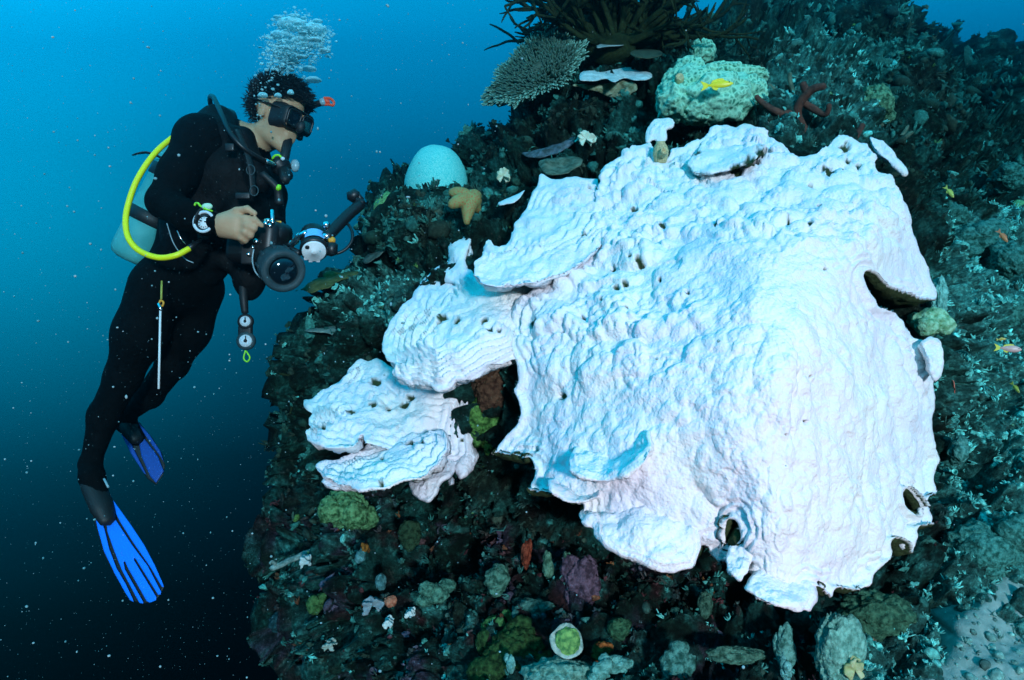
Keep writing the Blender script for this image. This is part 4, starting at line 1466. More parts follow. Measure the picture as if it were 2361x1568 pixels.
fingers('finger_sponge', 'thin olive twig sponge in front of the boulder coral', [
    ([(1980, 285, 2.55), (2010, 282, 2.55), (2036, 290, 2.56)], .009, .006),
    ([(2010, 284, 2.56), (2012, 310, 2.54), (2012, 330, 2.52)], .008, .006)], m_fing2, P(2000, 300, 2.62))

clump('yellow_coral', 'yellow green encrusting growth in the gap beside the dome', 1128, 972, 1.97, (.036, .022, .070), (.05, .08, .015), (.20, .26, .06), 38, 16)
clump('rust_crust', 'dark rust crust in the gap under the middle white shelf', 1132, 895, 1.95, (.045, .035, .055), (.06, .03, .02), (.10, .06, .035), 39, 6, 'crust')
clump('boulder_coral', 'pale topped knob coral above the twig sponges on the right', 2022, 240, 2.75, (.055, .05, .062), (.10, .13, .07), (.28, .34, .20), 33, 4)
clump('yellow_coral', 'lemon white lobed coral in the crack at the right of the dome', 2150, 740, 1.86, (.036, .03, .032), (.50, .52, .26), (.62, .64, .42), 41, 5)
clump('boulder_coral', 'pale mint knob under the right edge of the dome', 2165, 690, 2.0, (.018, .02, .055), (.35, .52, .46), (.46, .62, .55), 43, 3)
clump('pale_coral', 'long pale mint coral ridge at the bottom edge right of centre', 1925, 1500, 1.62, (.040, .03, .075), (.33, .42, .34), (.46, .54, .44), 44, 6)
clump('pale_coral', 'pale green coral mound at the bottom edge below the green cup', 1295, 1560, 1.72, (.075, .04, .035), (.22, .28, .22), (.36, .42, .34), 45, 6)
clump('yellow_coral', 'yellow green encrusting coral under the lowest white plates', 800, 1170, 2.22, (.055, .04, .055), (.08, .12, .04), (.26, .32, .14), 46, 9)
clump('olive_coral', 'mossy olive coral boulder at the bottom left of the green cup', 1190, 1516, 1.88, (.075, .04, .065), (.025, .038, .012), (.06, .085, .025), 47, 9)
clump('purple_crust', 'dusty purple coralline crust on the reef wall under the dome', 1345, 1345, 1.95, (.042, .022, .060), (.07, .045, .065), (.15, .10, .14), 48, 10, 'crust')
clump('red_sponge', 'brick red sponge streak on the dark wall under the dome', 1212, 1278, 2.06, (.012, .012, .036), (.16, .03, .015), (.30, .07, .035), 49, 7, 'sponge')
clump('orange_sponge', 'orange sponge patch right of the green cup', 1385, 1498, 1.80, (.020, .014, .018), (.20, .06, .015), (.36, .12, .03), 50, 7, 'sponge')
clump('pink_sponge', 'small salmon sponge dots beside the grey blue sponge', 902, 1386, 2.24, (.018, .012, .014), (.50, .16, .09), (.60, .24, .14), 51, 5, 'sponge')
clump('grey_coral', 'faint round grey coral under the dome lip at lower right', 2020, 1420, 1.75, (.075, .04, .05), (.06, .10, .06), (.12, .17, .10), 52, 4)
ruffle('grey_sponge', 'smooth grey blue folded sponge on the lower reef wall', 858, 1388, 2.22, .050, .040, (.15, .22, .25), (.22, .30, .32), 53, 'sponge', 3)
ruffle('white_soft_coral', 'white feathery coral tuft, upper left of the pair beside the thin twig', 705, 1290, 2.5, .026, .036, (.40, .52, .50), (.52, .64, .62), 54, lobes=6)
ruffle('white_soft_coral', 'tiny white branching tuft on the wall right of the grey blue sponge', 946, 1410, 2.16, .020, .020, (.45, .60, .58), (.6, .72, .68), 55, lobes=6)
ruffle('white_soft_coral', 'tiny white lump tuft below the grey blue sponge', 896, 1432, 2.18, .020, .022, (.45, .60, .58), (.6, .72, .68), 56, lobes=5)
ruffle('lettuce_coral', 'small pale frilled coral at the left foot of the reef wall', 760, 1483, 2.3, .030, .02, (.25, .32, .26), (.36, .42, .36), 57, lobes=4)
ruffle('lettuce_coral', 'curled yellow frill coral near the bottom right corner', 1962, 1525, 1.6, .034, .034, (.30, .38, .16), (.45, .5, .28), 58, lobes=4)
ruffle('lettuce_coral', 'bright lettuce coral at the front of the green patch below the camera', 900, 700, 2.38, .05, .03, (.12, .26, .12), (.2, .36, .2), 59, lobes=4)

SMALL = [
    ('plate_coral', 'dim olive oval coral on the wall below the lowest white plates', 945, 1232, 2.22, (.030, .018, .038), (.035, .045, .022), (.06, .07, .035)),
    ('pale_crust', 'ragged pale green crust in the middle of the lower wall', 1003, 1368, 2.08, (.034, .02, .026), (.08, .14, .10), (.20, .28, .20)),
    ('pale_crust', 'pale speckled crust left of the purple crust', 1145, 1336, 2.02, (.030, .02, .030), (.08, .13, .09), (.20, .26, .19)),
    ('pale_crust', 'pale slanting crust below the pale speckled crust', 1228, 1402, 1.95, (.040, .02, .022), (.08, .13, .10), (.19, .25, .20)),
    ('twig_sponge', 'stubby pale sponge finger under the dome lip, the larger one', 1262, 1302, 1.98, (.012, .012, .032), (.12, .16, .10), (.26, .30, .20)),
    ('twig_sponge', 'stubby pale sponge finger under the dome lip, the smaller one', 1306, 1293, 1.96, (.008, .010, .020), (.12, .16, .10), (.26, .30, .20)),
    ('yellow_coral', 'dull yellow lump near the left foot of the wall', 726, 1396, 2.44, (.026, .02, .026), (.09, .11, .03), (.17, .19, .06)),
    ('blue_sponge', 'faint blue grey mound at the lower left silhouette', 655, 1432, 2.66, (.050, .04, .032), (.03, .055, .065), (.05, .08, .09)),
    ('grey_sponge', 'small grey leaf sponge above the grey blue folded sponge', 878, 1342, 2.22, (.014, .012, .024), (.12, .18, .19), (.20, .27, .28)),
    ('grey_sponge', 'tiny pale ear sponge high on the left of the wall', 832, 1282, 2.28, (.014, .010, .018), (.14, .22, .23), (.24, .32, .33)),
    ('sea_squirt', 'tiny orange and black sea squirt above the pale ear sponge', 842, 1262, 2.28, (.010, .010, .012), (.02, .015, .01), (.36, .16, .03)),
    ('green_coral', 'mossy green lump above the olive boulder', 1140, 1452, 1.95, (.034, .025, .034), (.06, .12, .03), (.14, .22, .07)),
    ('green_coral', 'round dull green coral right of the green cup', 1426, 1450, 1.82, (.024, .02, .024), (.04, .08, .04), (.10, .16, .08)),
    ('white_crust', 'white knob right of the olive boulder at the bottom', 1178, 1534, 1.78, (.010, .01, .016), (.22, .36, .32), (.36, .50, .45)),
    ('white_crust', 'pale ring shaped knob near the bottom right of the green cup', 1430, 1530, 1.72, (.026, .014, .014), (.18, .32, .27), (.32, .46, .40)),
    ('white_crust', 'pale lumpy knob left of the pale ring', 1384, 1548, 1.70, (.020, .014, .020), (.18, .32, .27), (.32, .46, .40)),
    ('pale_crust', 'broad pale crust at the bottom edge under the dome', 1562, 1534, 1.72, (.036, .02, .036), (.07, .15, .12), (.20, .32, .27)),
    ('pale_crust', 'long tan crust under the white dome lip near the bottom', 1700, 1510, 1.72, (.055, .02, .018), (.09, .13, .09), (.20, .25, .18)),
    ('grey_coral', 'grey tongue shaped lump in the shade under the dome', 1626, 1394, 1.86, (.016, .014, .030), (.06, .09, .06), (.13, .16, .11)),
    ('pale_crust', 'upright pale crust left of the long mint ridge', 1808, 1494, 1.70, (.018, .014, .042), (.12, .22, .18), (.28, .40, .34)),
    ('white_crust', 'white knob below the upright pale crust', 1812, 1546, 1.66, (.012, .012, .020), (.25, .40, .36), (.40, .54, .50)),
    ('turf_mound', 'large pale teal turf mound right of the dome bottom', 2262, 1272, 1.98, (.085, .06, .065), (.05, .15, .12), (.16, .32, .27)),
    ('turf_mound', 'pale teal turf mound on the right slope above the fish', 2300, 720, 2.45, (.07, .05, .05), (.05, .15, .12), (.15, .31, .26)),
    ('turf_mound', 'pale teal turf mound at the shoulder right of the dome', 2235, 560, 2.65, (.09, .06, .06), (.05, .15, .12), (.15, .30, .26)),
    ('turf_mound', 'round teal mound at the right edge of the upper slope', 2325, 600, 2.55, (.05, .05, .055), (.05, .15, .12), (.15, .30, .26)),
    ('lobed_coral', 'small pale lobes beside the lower right margin of the dome', 2208, 1042, 2.05, (.026, .02, .030), (.10, .22, .19), (.24, .38, .33)),
    ('green_coral', 'small smooth green knob on the right slope', 2244, 688, 2.5, (.018, .018, .018), (.10, .20, .12), (.18, .28, .18)),
    ('turf_mound', 'pale ridge catching light high on the right slope', 2330, 410, 3.0, (.07, .05, .045), (.04, .13, .11), (.12, .28, .24)),
    ('turf_mound', 'low teal hump below the round teal mound', 2190, 500, 2.75, (.06, .05, .04), (.04, .12, .10), (.12, .26, .22)),
]
for k, (nm, lab, px, py, d, r_, c1, c2) in enumerate(SMALL):
    sp_, _ = surf(px, py)
    dd_ = min(d, sp_[1] - 0.2 * r_[1])
    clump(nm, lab, px, py, dd_, r_, c1, c2, 300 + 7 * k, 5, 'sponge' if 'sponge' in nm else ('sea squirt' if 'squirt' in nm else ('turf' if 'turf' in nm else ('crust' if 'crust' in nm else 'coral'))), None, 170)

# the twig with white tips on the left of the wall
fingers('twig_sponge', 'pale crusted twig sticking out left from the lower reef wall', [
    ([(740, 1262, 2.6), (700, 1278, 2.6), (660, 1296, 2.6), (625, 1312, 2.6)], .010, .011),
    ([(640, 1305, 2.6), (628, 1296, 2.58), (622, 1300, 2.57)], .007, .005)], cmat('pale_twig_skin', (.10, .18, .16), (.30, .42, .38), 60, 0.8, 260, 0.006), P(745, 1262, 2.62))
# whip corals at the left edge
fingers('whip_coral', 'thin dark whip coral curling left of the lowest white plates', [
    ([(720, 880, 2.7), (700, 862, 2.68), (672, 866, 2.68), (645, 862, 2.68)], .006, .004)], m_bush, P(725, 885, 2.72), 'coral', 'whip corals')
fingers('whip_coral', 'thin dark whip coral drooping beside the tip of the lowest white plates', [
    ([(715, 935, 2.7), (690, 925, 2.68), (676, 935, 2.68), (668, 955, 2.68)], .006, .004)], m_bush, P(718, 940, 2.72), 'coral', 'whip corals')

# green cup coral with a white rim
cupc = P(1305, 1478, 1.72)
cup = thing('cup_coral', 'bright green cup coral with white collar near the bottom', 'coral', cupc)
v, fc = lathe(cupc, (0.0, -1, 0.25), [(-.03, .018), (-.01, .030), (.004, .036), (.010, .0385), (.012, .036), (.006, .030)], 40)
v = v + 0.008 * np.stack([noise(v * 32, 1 + q) for q in range(3)], -1)
mesh('collar', v, fc, cmat('white_collar', (.14, .26, .22), (.36, .52, .46), 60, 0.8, 160, 0.006), cup)
v0, fc = ico(4)
v = v0 * (1 + 0.16 * fbm(v0 * 2.5, 3, 9) + 0.06 * ridged(v0 * 7, 2, 5))[:, None] * np.array((.028, .014, .031)) + cupc + np.array([0.004, -0.004, 0])
mesh('polyp', v, fc, cmat('green_polyp', (.04, .16, .05), (.20, .44, .12), 70, 0.6, 120, 0.006), cup)

# tube ascidian in the notch at the dome top
asc = thing('sea_squirt', 'cream and black veined sea squirt in the notch at the top of the dome', 'sea squirt', P(1522, 385, 2.2))
m_asc = NT('veined_tunic')
m_asc.set(Base_Color=m_asc.mix(m_asc.ramp(m_asc.noise(70, 3, 0.6, dist=2.0), [(0.47, (0, 0, 0)), (0.5, (1, 1, 1)), (0.53, (0, 0, 0))]), (.50, .46, .24), (.02, .025, .02)), Roughness=0.6)
v, fc = lathe(P(1523, 372, 2.16), (-0.05, -0.25, 1), [(-.01, .010), (.0, .019), (.02, .023), (.04, .021), (.052, .013), (.058, .013), (.056, .009), (.045, .007)], 20)
mesh('body', v, fc, m_asc.m, asc)
v, fc = lathe(P(1527, 356, 2.13), (0.2, -1, 0.4), [(0, .012), (.016, .011), (.020, .012), (.019, .008), (.01, .006)], 16)
mesh('siphon', v, fc, m_asc.m, asc)
sq2 = thing('sea_squirt', 'small ochre sea squirt on the left honeycomb lobe', 'sea squirt', P(1570, 190, 2.42))
v, fc = lathe(P(1566, 184, 2.41), (-.1, -1, .4), [(-.02, .012), (0, .016), (.014, .014), (.018, .012), (.012, .007)], 16)
mesh('body', v, fc, m_asc.m, sq2)

# ------------------------------------------------------------------ fish
def fish(label, px, py, d, L, face, c_body, c_fin, seed, group='reef fish', hgt=0.30):
    """face: heading in the picture plane and depth"""
    f, s, u = frame(np.array(face, float), (0, 0, 1))
    c = P(px, py, d)
    t = thing('fish', label, 'fish', c, group)
    mb_ = plain('fish_skin', c_body, 0.4, 0, 0.5)
    mf_ = plain('fish_fin', c_fin, 0.5, 0, 0.3)
    xs = np.array([-.40, -.30, -.15, .05, .22, .36, .45, .5])
    hs = np.array([.07, .10, .18, .24, .235, .17, .09, .02]) * (hgt / .30)
    th = np.linspace(0, 2 * np.pi, 14, endpoint=False)
    ring = (np.cos(th)[None, :, None] * u * hs[:, None, None] * 0.62 + np.sin(th)[None, :, None] * s * hs[:, None, None] * 0.30 + xs[:, None, None] * f)
    v = c + L * ring.reshape(-1, 3)
    n = len(xs)
    i = np.arange(n - 1)[:, None] * 14
    j = np.arange(14)[None]
    k = (j + 1) % 14
    q = np.stack([i + j, i + k, i + k + 14, i + j + 14], -1).reshape(-1, 4)
    v = np.vstack([v, c + L * f * -.42, c + L * f * .515])
    jj = np.arange(14)
    kk = (jj + 1) % 14
    tr = np.vstack([np.stack([kk, jj, np.full(14, n * 14)], -1), np.stack([jj + (n - 1) * 14, kk + (n - 1) * 14, np.full(14, n * 14 + 1)], -1)])
    mesh('body', v, [q, tr], mb_, t)

    def fin(name, pts, th_=0.012):
        p = np.array([c + L * (a * f + b * u) for a, b in pts])
        m = len(p)
        vv = np.vstack([p + s * L * th_, p - s * L * th_])
        mesh(name, vv, [list(range(m)), list(range(2 * m - 1, m - 1, -1))] + [[a, a + m, (a + 1) % m + m, (a + 1) % m] for a in range(m)], mf_, t, False)
    fin('tail_fin', [(-.38, .05), (-.52, .13), (-.66, .19), (-.57, .02), (-.56, -.02), (-.66, -.19), (-.52, -.13), (-.38, -.05)])
    fin('dorsal_fin', [(.22, .13), (.12, .22), (-.05, .215), (-.22, .17), (-.30, .06), (-.1, .10)])
    fin('anal_fin', [(-.02, -.13), (-.10, -.21), (-.22, -.16), (-.28, -.06)])
    for sg in (-1, 1):
        v, fc = ico(1)
        mesh('eye', v * L * 0.028 + c + L * (f * .36 + u * .045 + s * sg * .042), fc, M['ink'], t)
    return t


fish('bright yellow fish gliding over the honeycomb coral', 1658, 195, 2.28, .085, (1, -.15, .05), (.78, .66, .01), (.75, .66, .02), 1, hgt=.26)
fish('pink and yellow fish, the biggest on the right reef slope', 2328, 804, 2.02, .058, (1, -.3, -.1), (.62, .38, .34), (.62, .62, .06), 2, hgt=.34)
fish('orange red fish seen from behind beside the dome edge', 2198, 887, 1.95, .040, (.25, .7, .55), (.78, .20, .12), (.78, .16, .09), 3, hgt=.36)
fish('small orange fish pointing down on the upper right slope', 2313, 546, 2.45, .045, (.45, -.3, -.85), (.62, .22, .08), (.55, .2, .1), 4)
fish('small yellow fish near the whip twigs on the right', 2190, 444, 2.6, .045, (.4, -.3, -.8), (.55, .60, .12), (.5, .58, .12), 5)
fish('tiny green yellow fish low on the right edge', 2342, 895, 2.1, .032, (.3, -.5, -.8), (.42, .48, .08), (.42, .48, .08), 6)
fish('tiny orange fish just above the pink and yellow fish', 2310, 782, 2.1, .022, (.9, -.3, .1), (.55, .40, .08), (.5, .45, .08), 7)
for k, (px, py, a) in enumerate([(1105, 287, 0.4), (1113, 297, 1.0), (1100, 318, 1.4), (1090, 322, 1.2), (1116, 320, 1.0), (1180, 282, 0.6), (1192, 284, 0.5),
                                 (872, 545, 1.1), (884, 530, 1.3), (858, 562, 0.3), (866, 552, 0.4)]):
    up_ = py < 400
    fish('tiny dark fish in the loose shoal above the turquoise dome coral' if up_ else 'tiny dark fish hovering between the camera cable and the reef', px, py, 3.4, .036, (math.cos(a), .3, math.sin(a)), (.03, .035, .03), (.03, .035, .03), 20 + k, 'dark fish above the dome coral' if up_ else 'dark fish beside the camera')

# ------------------------------------------------------------------ drifting particles
def particles():
    r = np.random.default_rng(77)
    v0, f0 = ico(1)
    n = 4200
    px = r.uniform(-20, 2380, n)
    py = r.uniform(-10, 1580, n)
    left = r.random(n) < 0.72
    px = np.where(left, r.uniform(-20, 1150, n), px)
    d = 0.55 + 2.6 * r.random(n) ** 0.8
    size = 0.00026 * (1 + 6.0 * r.random(n) ** 14) * np.clip(d / 1.1, 0.5, 2.2)
    ok = d < np.where(inside(px, py, A_OUT) > -10, 1.2, np.where(inside(px, py, REEF_OUT) > 0, reef_depth(px, py) - 0.35, 9))
    px, py, d, size = px[ok], py[ok], d[ok], size[ok]
    c = P(px, py, d)
    st = 1 + 1.2 * r.random((len(c), 1, 3)) * (r.random((len(c), 1, 1)) < 0.35)
    v = (v0[None] * st * size[:, None, None] + c[:, None]).reshape(-1, 3)
    f = (f0[None] + np.arange(len(c))[:, None, None] * len(v0)).reshape(-1, 3)
    o = mesh('suspended_particles', v, f, plain('drifting_specks', (.16, .34, .36), 0.8))
    tag(o, kind='stuff')


particles()

# ------------------------------------------------------------------ the diver
DD = 2.72


def D(px, py, off=0.0):
    return P(px, py, DD + off)


class SDF:
    """a smooth union of tapered capsules and ellipsoids, meshed with surface nets"""

    def __init__(self, lo, hi, h):
        self.lo, self.h = np.array(lo, float), h
        self.n = np.ceil((np.array(hi) - self.lo) / h).astype(int) + 1
        self.g = np.full(self.n, 0.2, np.float32)

    def _box(self, a, b, pad):
        i0 = np.clip(np.floor((a - pad - self.lo) / self.h).astype(int), 0, self.n - 1)
        i1 = np.clip(np.ceil((b + pad - self.lo) / self.h).astype(int) + 1, 1, self.n)
        ax = [self.lo[k] + self.h * np.arange(i0[k], i1[k]) for k in range(3)]
        X = np.stack(np.meshgrid(*ax, indexing='ij'), -1)
        return (slice(i0[0], i1[0]), slice(i0[1], i1[1]), slice(i0[2], i1[2])), X

    def _put(self, sl, d, k, sub=False):
        g = self.g[sl]
        if sub:
            d = -d
            hh = np.clip(0.5 - 0.5 * (d - g) / k, 0, 1)
            self.g[sl] = (g * hh + d * (1 - hh) + k * hh * (1 - hh)) if False else np.maximum(g, d)
            return
        hh = np.clip(0.5 + 0.5 * (g - d) / k, 0, 1)
        self.g[sl] = g * (1 - hh) + d * hh - k * hh * (1 - hh)

    def cap(self, a, b, r0, r1, k=0.02):
        a, b = np.array(a, float), np.array(b, float)
        sl, X = self._box(np.minimum(a, b), np.maximum(a, b), max(r0, r1) + k * 2 + 0.03)
        ba = b - a
        t = np.clip(((X - a) @ ba) / (ba @ ba + 1e-12), 0, 1)
        d = np.linalg.norm(X - a - t[..., None] * ba, axis=-1) - (r0 + (r1 - r0) * t)
        self._put(sl, d, k)
        return self

    def ell(self, c, r, ax=None, k=0.02):
        c, r = np.array(c, float), np.array(r, float)
        R = max(r)
        sl, X = self._box(c, c, R + k * 2 + 0.03)
        q = X - c
        if ax is not None:
            q = q @ np.array(ax).T
        k0 = np.linalg.norm(q / r, axis=-1)
        k1 = np.linalg.norm(q / (r * r), axis=-1) + 1e-9
        self._put(sl, k0 * (k0 - 1) / k1, k)
        return self

    def chain(self, pts, rad, k=0.02):
        for (a, b, r0, r1) in zip(pts[:-1], pts[1:], rad[:-1], rad[1:]):
            self.cap(a, b, r0, r1, k)
        return self

    def mesh(self):
        g = self.g
        s = g < 0
        c = np.zeros(np.array(g.shape) - 1, np.uint8)
        P8 = [(i, j, k) for i in (0, 1) for j in (0, 1) for k in (0, 1)]
        sh = c.shape
        for (i, j, k) in P8:
            c += s[i:i + sh[0], j:j + sh[1], k:k + sh[2]]
        act = (c > 0) & (c < 8)
        ids = np.full(sh, -1, np.int64)
        idx = np.argwhere(act)
        ids[act] = np.arange(len(idx))
        acc = np.zeros((len(idx), 3))
        cnt = np.zeros(len(idx))
        for p in P8:
            for axis in range(3):
                if p[axis]:
                    continue
                q = list(p)
                q[axis] = 1
                ga = g[tuple((idx + p).T)].astype(float)
                gb = g[tuple((idx + q).T)].astype(float)
                m = (ga < 0) != (gb < 0)
                t = ga[m] / (ga[m] - gb[m])
                o = np.tile(np.array(p, float), (m.sum(), 1))
                o[:, axis] += t
                acc[m] += o
                cnt[m] += 1
        v = self.lo + self.h * (idx + acc / cnt[:, None])
        quads = []
        for axis in range(3):
            b, cc = [(1, 2), (2, 0), (0, 1)][axis]
            s0 = s.take(range(g.shape[axis] - 1), axis)
            s1 = s.take(range(1, g.shape[axis]), axis)
            e = np.argwhere(s0 != s1)
            e = e[(e[:, b] > 0) & (e[:, cc] > 0) & (e[:, b] < g.shape[b] - 1) & (e[:, cc] < g.shape[cc] - 1)]
            ub = np.zeros(3, int)
            ub[b] = 1
            uc = np.zeros(3, int)
            uc[cc] = 1
            q = np.stack([ids[tuple((e - ub - uc).T)], ids[tuple((e - uc).T)], ids[tuple(e.T)], ids[tuple((e - ub).T)]], -1)
            flip = s1[tuple(e.T)]
            q[flip] = q[flip][:, ::-1]
            quads.append(q)
        q = np.concatenate(quads)
        return v, q


# head frame
HC = D(646, 262, 0.0)
HF = unit(np.array([0.84, -0.44, -0.26]))
HU = np.array([0.24, 0.0, 0.97])
HU = unit(HU - HF * (HU @ HF))
HS = np.cross(HU, HF)            # towards the diver's left, away from the camera
if HS[1] < 0:
    HS = -HS


def H(f, s, u):
    return HC + HF * f + HS * s + HU * u


HAX = np.stack([HF, HS, HU])

body = SDF((D(140, 784, .5)[0], DD - 0.52, D(600, 1240, .5)[2]), (D(730, 784, -.4)[0], DD + 0.50, D(600, 150, .1)[2]), 0.0058)
# torso
body.chain([D(525, 345, 0.02), D(490, 420, 0.02), D(462, 500, 0.02), D(440, 575, 0.03), D(412, 655, 0.03)], [.115, .138, .130, .112, .115], 0.05)
body.ell(D(505, 390, 0.02), (.150, .185, .155), None, 0.05)
body.ell(D(412, 640, 0.02), (.115, .155, .11), None, 0.05)
# shoulders and neck
body.cap(D(462, 318, -0.10), D(566, 345, 0.14), .085, .08, 0.05)
body.cap(D(560, 335, 0.02), H(-0.03, 0, -0.09), .066, .056, 0.03)
# near (right) arm
body.chain([D(452, 325, -0.13), D(412, 400, -0.20), D(378, 462, -0.24)], [.074, .062, .053], 0.04)
body.chain([D(378, 466, -0.24), D(430, 496, -0.31), D(500, 517, -0.36)], [.056, .048, .031], 0.025)
# far (left) arm reaching to the camera
body.chain([D(575, 360, 0.16), D(622, 450, 0.10), D(626, 520, 0.02)], [.075, .06, .05], 0.03)
body.chain([D(626, 520, 0.02), D(632, 545, -0.06), D(640, 560, -0.12)], [.046, .036, .032], 0.02)
# legs
body.chain([D(362, 665, -0.06), D(322, 770, -0.05), D(284, 868, 0.0)], [.100, .086, .062], 0.05)
body.chain([D(284, 868, 0.0), D(240, 958, 0.05), D(208, 1070, 0.03)], [.060, .054, .034], 0.03)
body.chain([D(208, 1070, 0.03), D(212, 1100, 0.0), D(240, 1180, -0.03)], [.040, .042, .032], 0.02)
body.chain([D(455, 668, 0.12), D(428, 760, 0.13), D(398, 838, 0.15)], [.100, .086, .060], 0.05)
body.chain([D(398, 840, 0.15), D(345, 910, 0.28), D(292, 956, 0.40)], [.057, .052, .036], 0.03)
body.chain([D(292, 956, 0.40), D(284, 968, 0.40), D(316, 1010, 0.40)], [.042, .042, .034], 0.02)
# head
body.ell(H(-0.012, 0, 0.030), (.098, .076, .086), HAX, 0.02)
body.ell(H(0.022, 0, -0.045), (.070, .062, .078), HAX, 0.025)
body.cap(H(0.030, 0, -0.085), H(0.064, 0, -0.118), .045, .026, 0.02)      # chin
body.cap(H(-0.02, 0.045, -0.075), H(0.05, 0.02, -0.112), .022, .018, 0.02)  # jaw lines
body.cap(H(-0.02, -0.045, -0.075), H(0.05, -0.02, -0.112), .022, .018, 0.02)
body.cap(H(0.086, 0, 0.0), H(0.112, 0, -0.040), .011, .015, 0.012)       # nose
for sg in (-1, 1):
    body.ell(H(0.060, sg * 0.036, -0.035), (.030, .026, .022), HAX, 0.02)   # cheekbones
    body.ell(H(-0.012, sg * 0.074, -0.012), (.019, .010, .033), HAX, 0.008)  # ears
    body.ell(H(-0.018, sg * 0.081, 0.004), (.012, .006, .018), HAX, 0.006)
    body.ell(H(0.080, sg * 0.032, 0.012), (.018, .020, .008), HAX, 0.012)   # brows
body.cap(H(0.082, -0.018, -0.077), H(0.082, 0.018, -0.077), .009, .009, 0.01)  # lips
body.cap(H(0.080, -0.014, -0.090), H(0.080, 0.014, -0.090), .009, .009, 0.01)
# right hand: back of the hand to the camera, thumb above, index reaching out
HO = -0.37
body.chain([D(500, 518, HO), D(520, 516, HO - .005), D(545, 512, HO - .01)], [.030, .034, .032], 0.012)
body.chain([D(515, 528, HO), D(545, 532, HO - .01)], [.030, .030], 0.012)
for pts, rad in [
        ([(522, 500, 0), (546, 487, -.018), (570, 482, -.028), (588, 492, -.03)], [.017, .0135, .0115, .0085]),
        ([(548, 504, -.015), (566, 505, -.03), (588, 508, -.03), (604, 520, -.024)], [.015, .0125, .0108, .0085]),
        ([(550, 518, -.015), (570, 520, -.036), (586, 527, -.03), (578, 538, -.012)], [.0145, .0122, .0108, .009]),
        ([(549, 532, -.012), (566, 536, -.034), (578, 543, -.026), (569, 550, -.010)], [.0138, .0118, .0102, .0085]),
        ([(545, 544, -.006), (558, 549, -.026), (566, 555, -.018), (558, 559, -.004)], [.0125, .0105, .0092, .008])]:
    body.chain([D(a, b, HO + c) for a, b, c in pts], rad, 0.006)
bv, bq = body.mesh()
person = thing('person', 'diver in a black wetsuit hovering upright, pointing a finger over an underwater camera', 'person', D(260, 1180, 0))
bo = mesh('body', bv, bq, [M['suit'], M['skin']], person)
fc_ = bv[bq].mean(1)
hl = (fc_ - HC) @ HAX.T
skin = (np.linalg.norm((hl - np.array([0.01, 0, -0.03])) / np.array([.15, .13, .165]), axis=1) < 1) & (hl[:, 2] + 0.55 * hl[:, 0] > -0.152)
hand_c = D(548, 518, HO)
wr = D(503, 518, HO)
skin |= (np.linalg.norm(fc_ - hand_c, axis=1) < 0.125) & (fc_[:, 0] > wr[0] + 0.004) & (fc_[:, 1] < DD - 0.27)
bo.data.polygons.foreach_set('material_index', skin.astype(np.int32))
sm = bo.modifiers.new('smooth', 'SMOOTH')
sm.factor = 0.35
sm.iterations = 2

# hair: a cap with many short wet tufts
hr = np.random.default_rng(4)
hv0, hf0 = ico(4)
hv1 = hv0 * np.array([.109, .086, .097])
keep_u = hv1[:, 2] + 0.030
scal = (keep_u > 0.022 + 0.30 * np.clip(hv1[:, 0], 0, 1)) | ((hv1[:, 0] < -0.035) & (keep_u > -0.055))
dsp = 1 + 0.05 * noise(hv0 * 6, 3) + 0.03 * noise(hv0 * 14, 4)
hw = HC + HU * 0.030 - HF * 0.012 + (hv1 * dsp[:, None]) @ HAX
hf1 = hf0[scal[hf0].all(1)]
mbh = MB()
mbh.add(hw, hf1)
cands = np.where(scal)[0]
for k in range(2400):
    i = hr.choice(cands)
    p = hw[i] - (hw[i] - HC) * 0.03
    nn = unit(hv0[i] @ HAX)
    d = unit(nn * 0.42 + HU * 0.35 + HF * (0.75 if hv0[i, 0] > -0.1 else -0.25) + hr.normal(size=3) * 0.16)
    L = hr.uniform(.022, .052)
    v, f = tube(np.array([p, p + d * L * .6 + hr.normal(size=3) * .002, p + unit(d + HF * .4 - HU * .15) * L]), [.0028, .0020, .0005], 3)
    mbh.add(v, f)
hairo = mbh.build('hair', M['hair'], person)

# buoyancy vest over the wetsuit
vest = SDF((D(290, 784, .4)[0], DD - 0.36, D(600, 760, .4)[2]), (D(720, 784, -.3)[0], DD + 0.40, D(600, 210, .4)[2]), 0.009)
vest.chain([D(500, 335, -0.02), D(500, 420, 0.0), D(478, 520, 0.0), D(452, 590, 0.02)], [.115, .160, .150, .128], 0.05)
vest.ell(D(545, 420, 0.0), (.13, .18, .14), None, 0.04)
vest.ell(D(575, 500, -0.02), (.085, .16, .12), None, 0.04)
vest.cap(D(486, 300, -0.09), D(560, 320, -0.12), .040, .036, 0.03)
vest.cap(D(560, 320, -0.12), D(600, 420, -0.14), .036, .04, 0.03)
vest.cap(D(500, 285, 0.0), D(470, 300, 0.02), .07, .06, 0.03)
vest.cap(D(615, 420, 0.05), D(628, 520, 0.02), .055, .05, 0.03)
vest.ell(D(575, 640, -0.05), (.055, .06, .085), None, 0.03)       # pocket hanging below
vest.cap(D(560, 560, -0.03), D(575, 640, -0.05), .05, .05, 0.03)
vest.cap(D(500, 590, -0.05), D(540, 618, -0.05), .035, .028, 0.02)
vv_, vq_ = vest.mesh()
mesh('vest', vv_, vq_, mottled('black_nylon', (.002, .002, .0025), (.005, .005, .006), 30, 0.7, 0.6, 60, 0.008, 0.12), person)
mbv = MB()
for pts, rr_ in [([(548, 300, -.165), (575, 370, -.215), (585, 450, -.22)], .012), ([(470, 470, -.19), (520, 500, -.20), (570, 500, -.19)], .010)]:
    v, f = tube(spline([D(*q) for q in pts], 14), rr_, 8, 0.35)
    mbv.add(v, f)
mbv.build('harness_strap', M['rubber'], person)
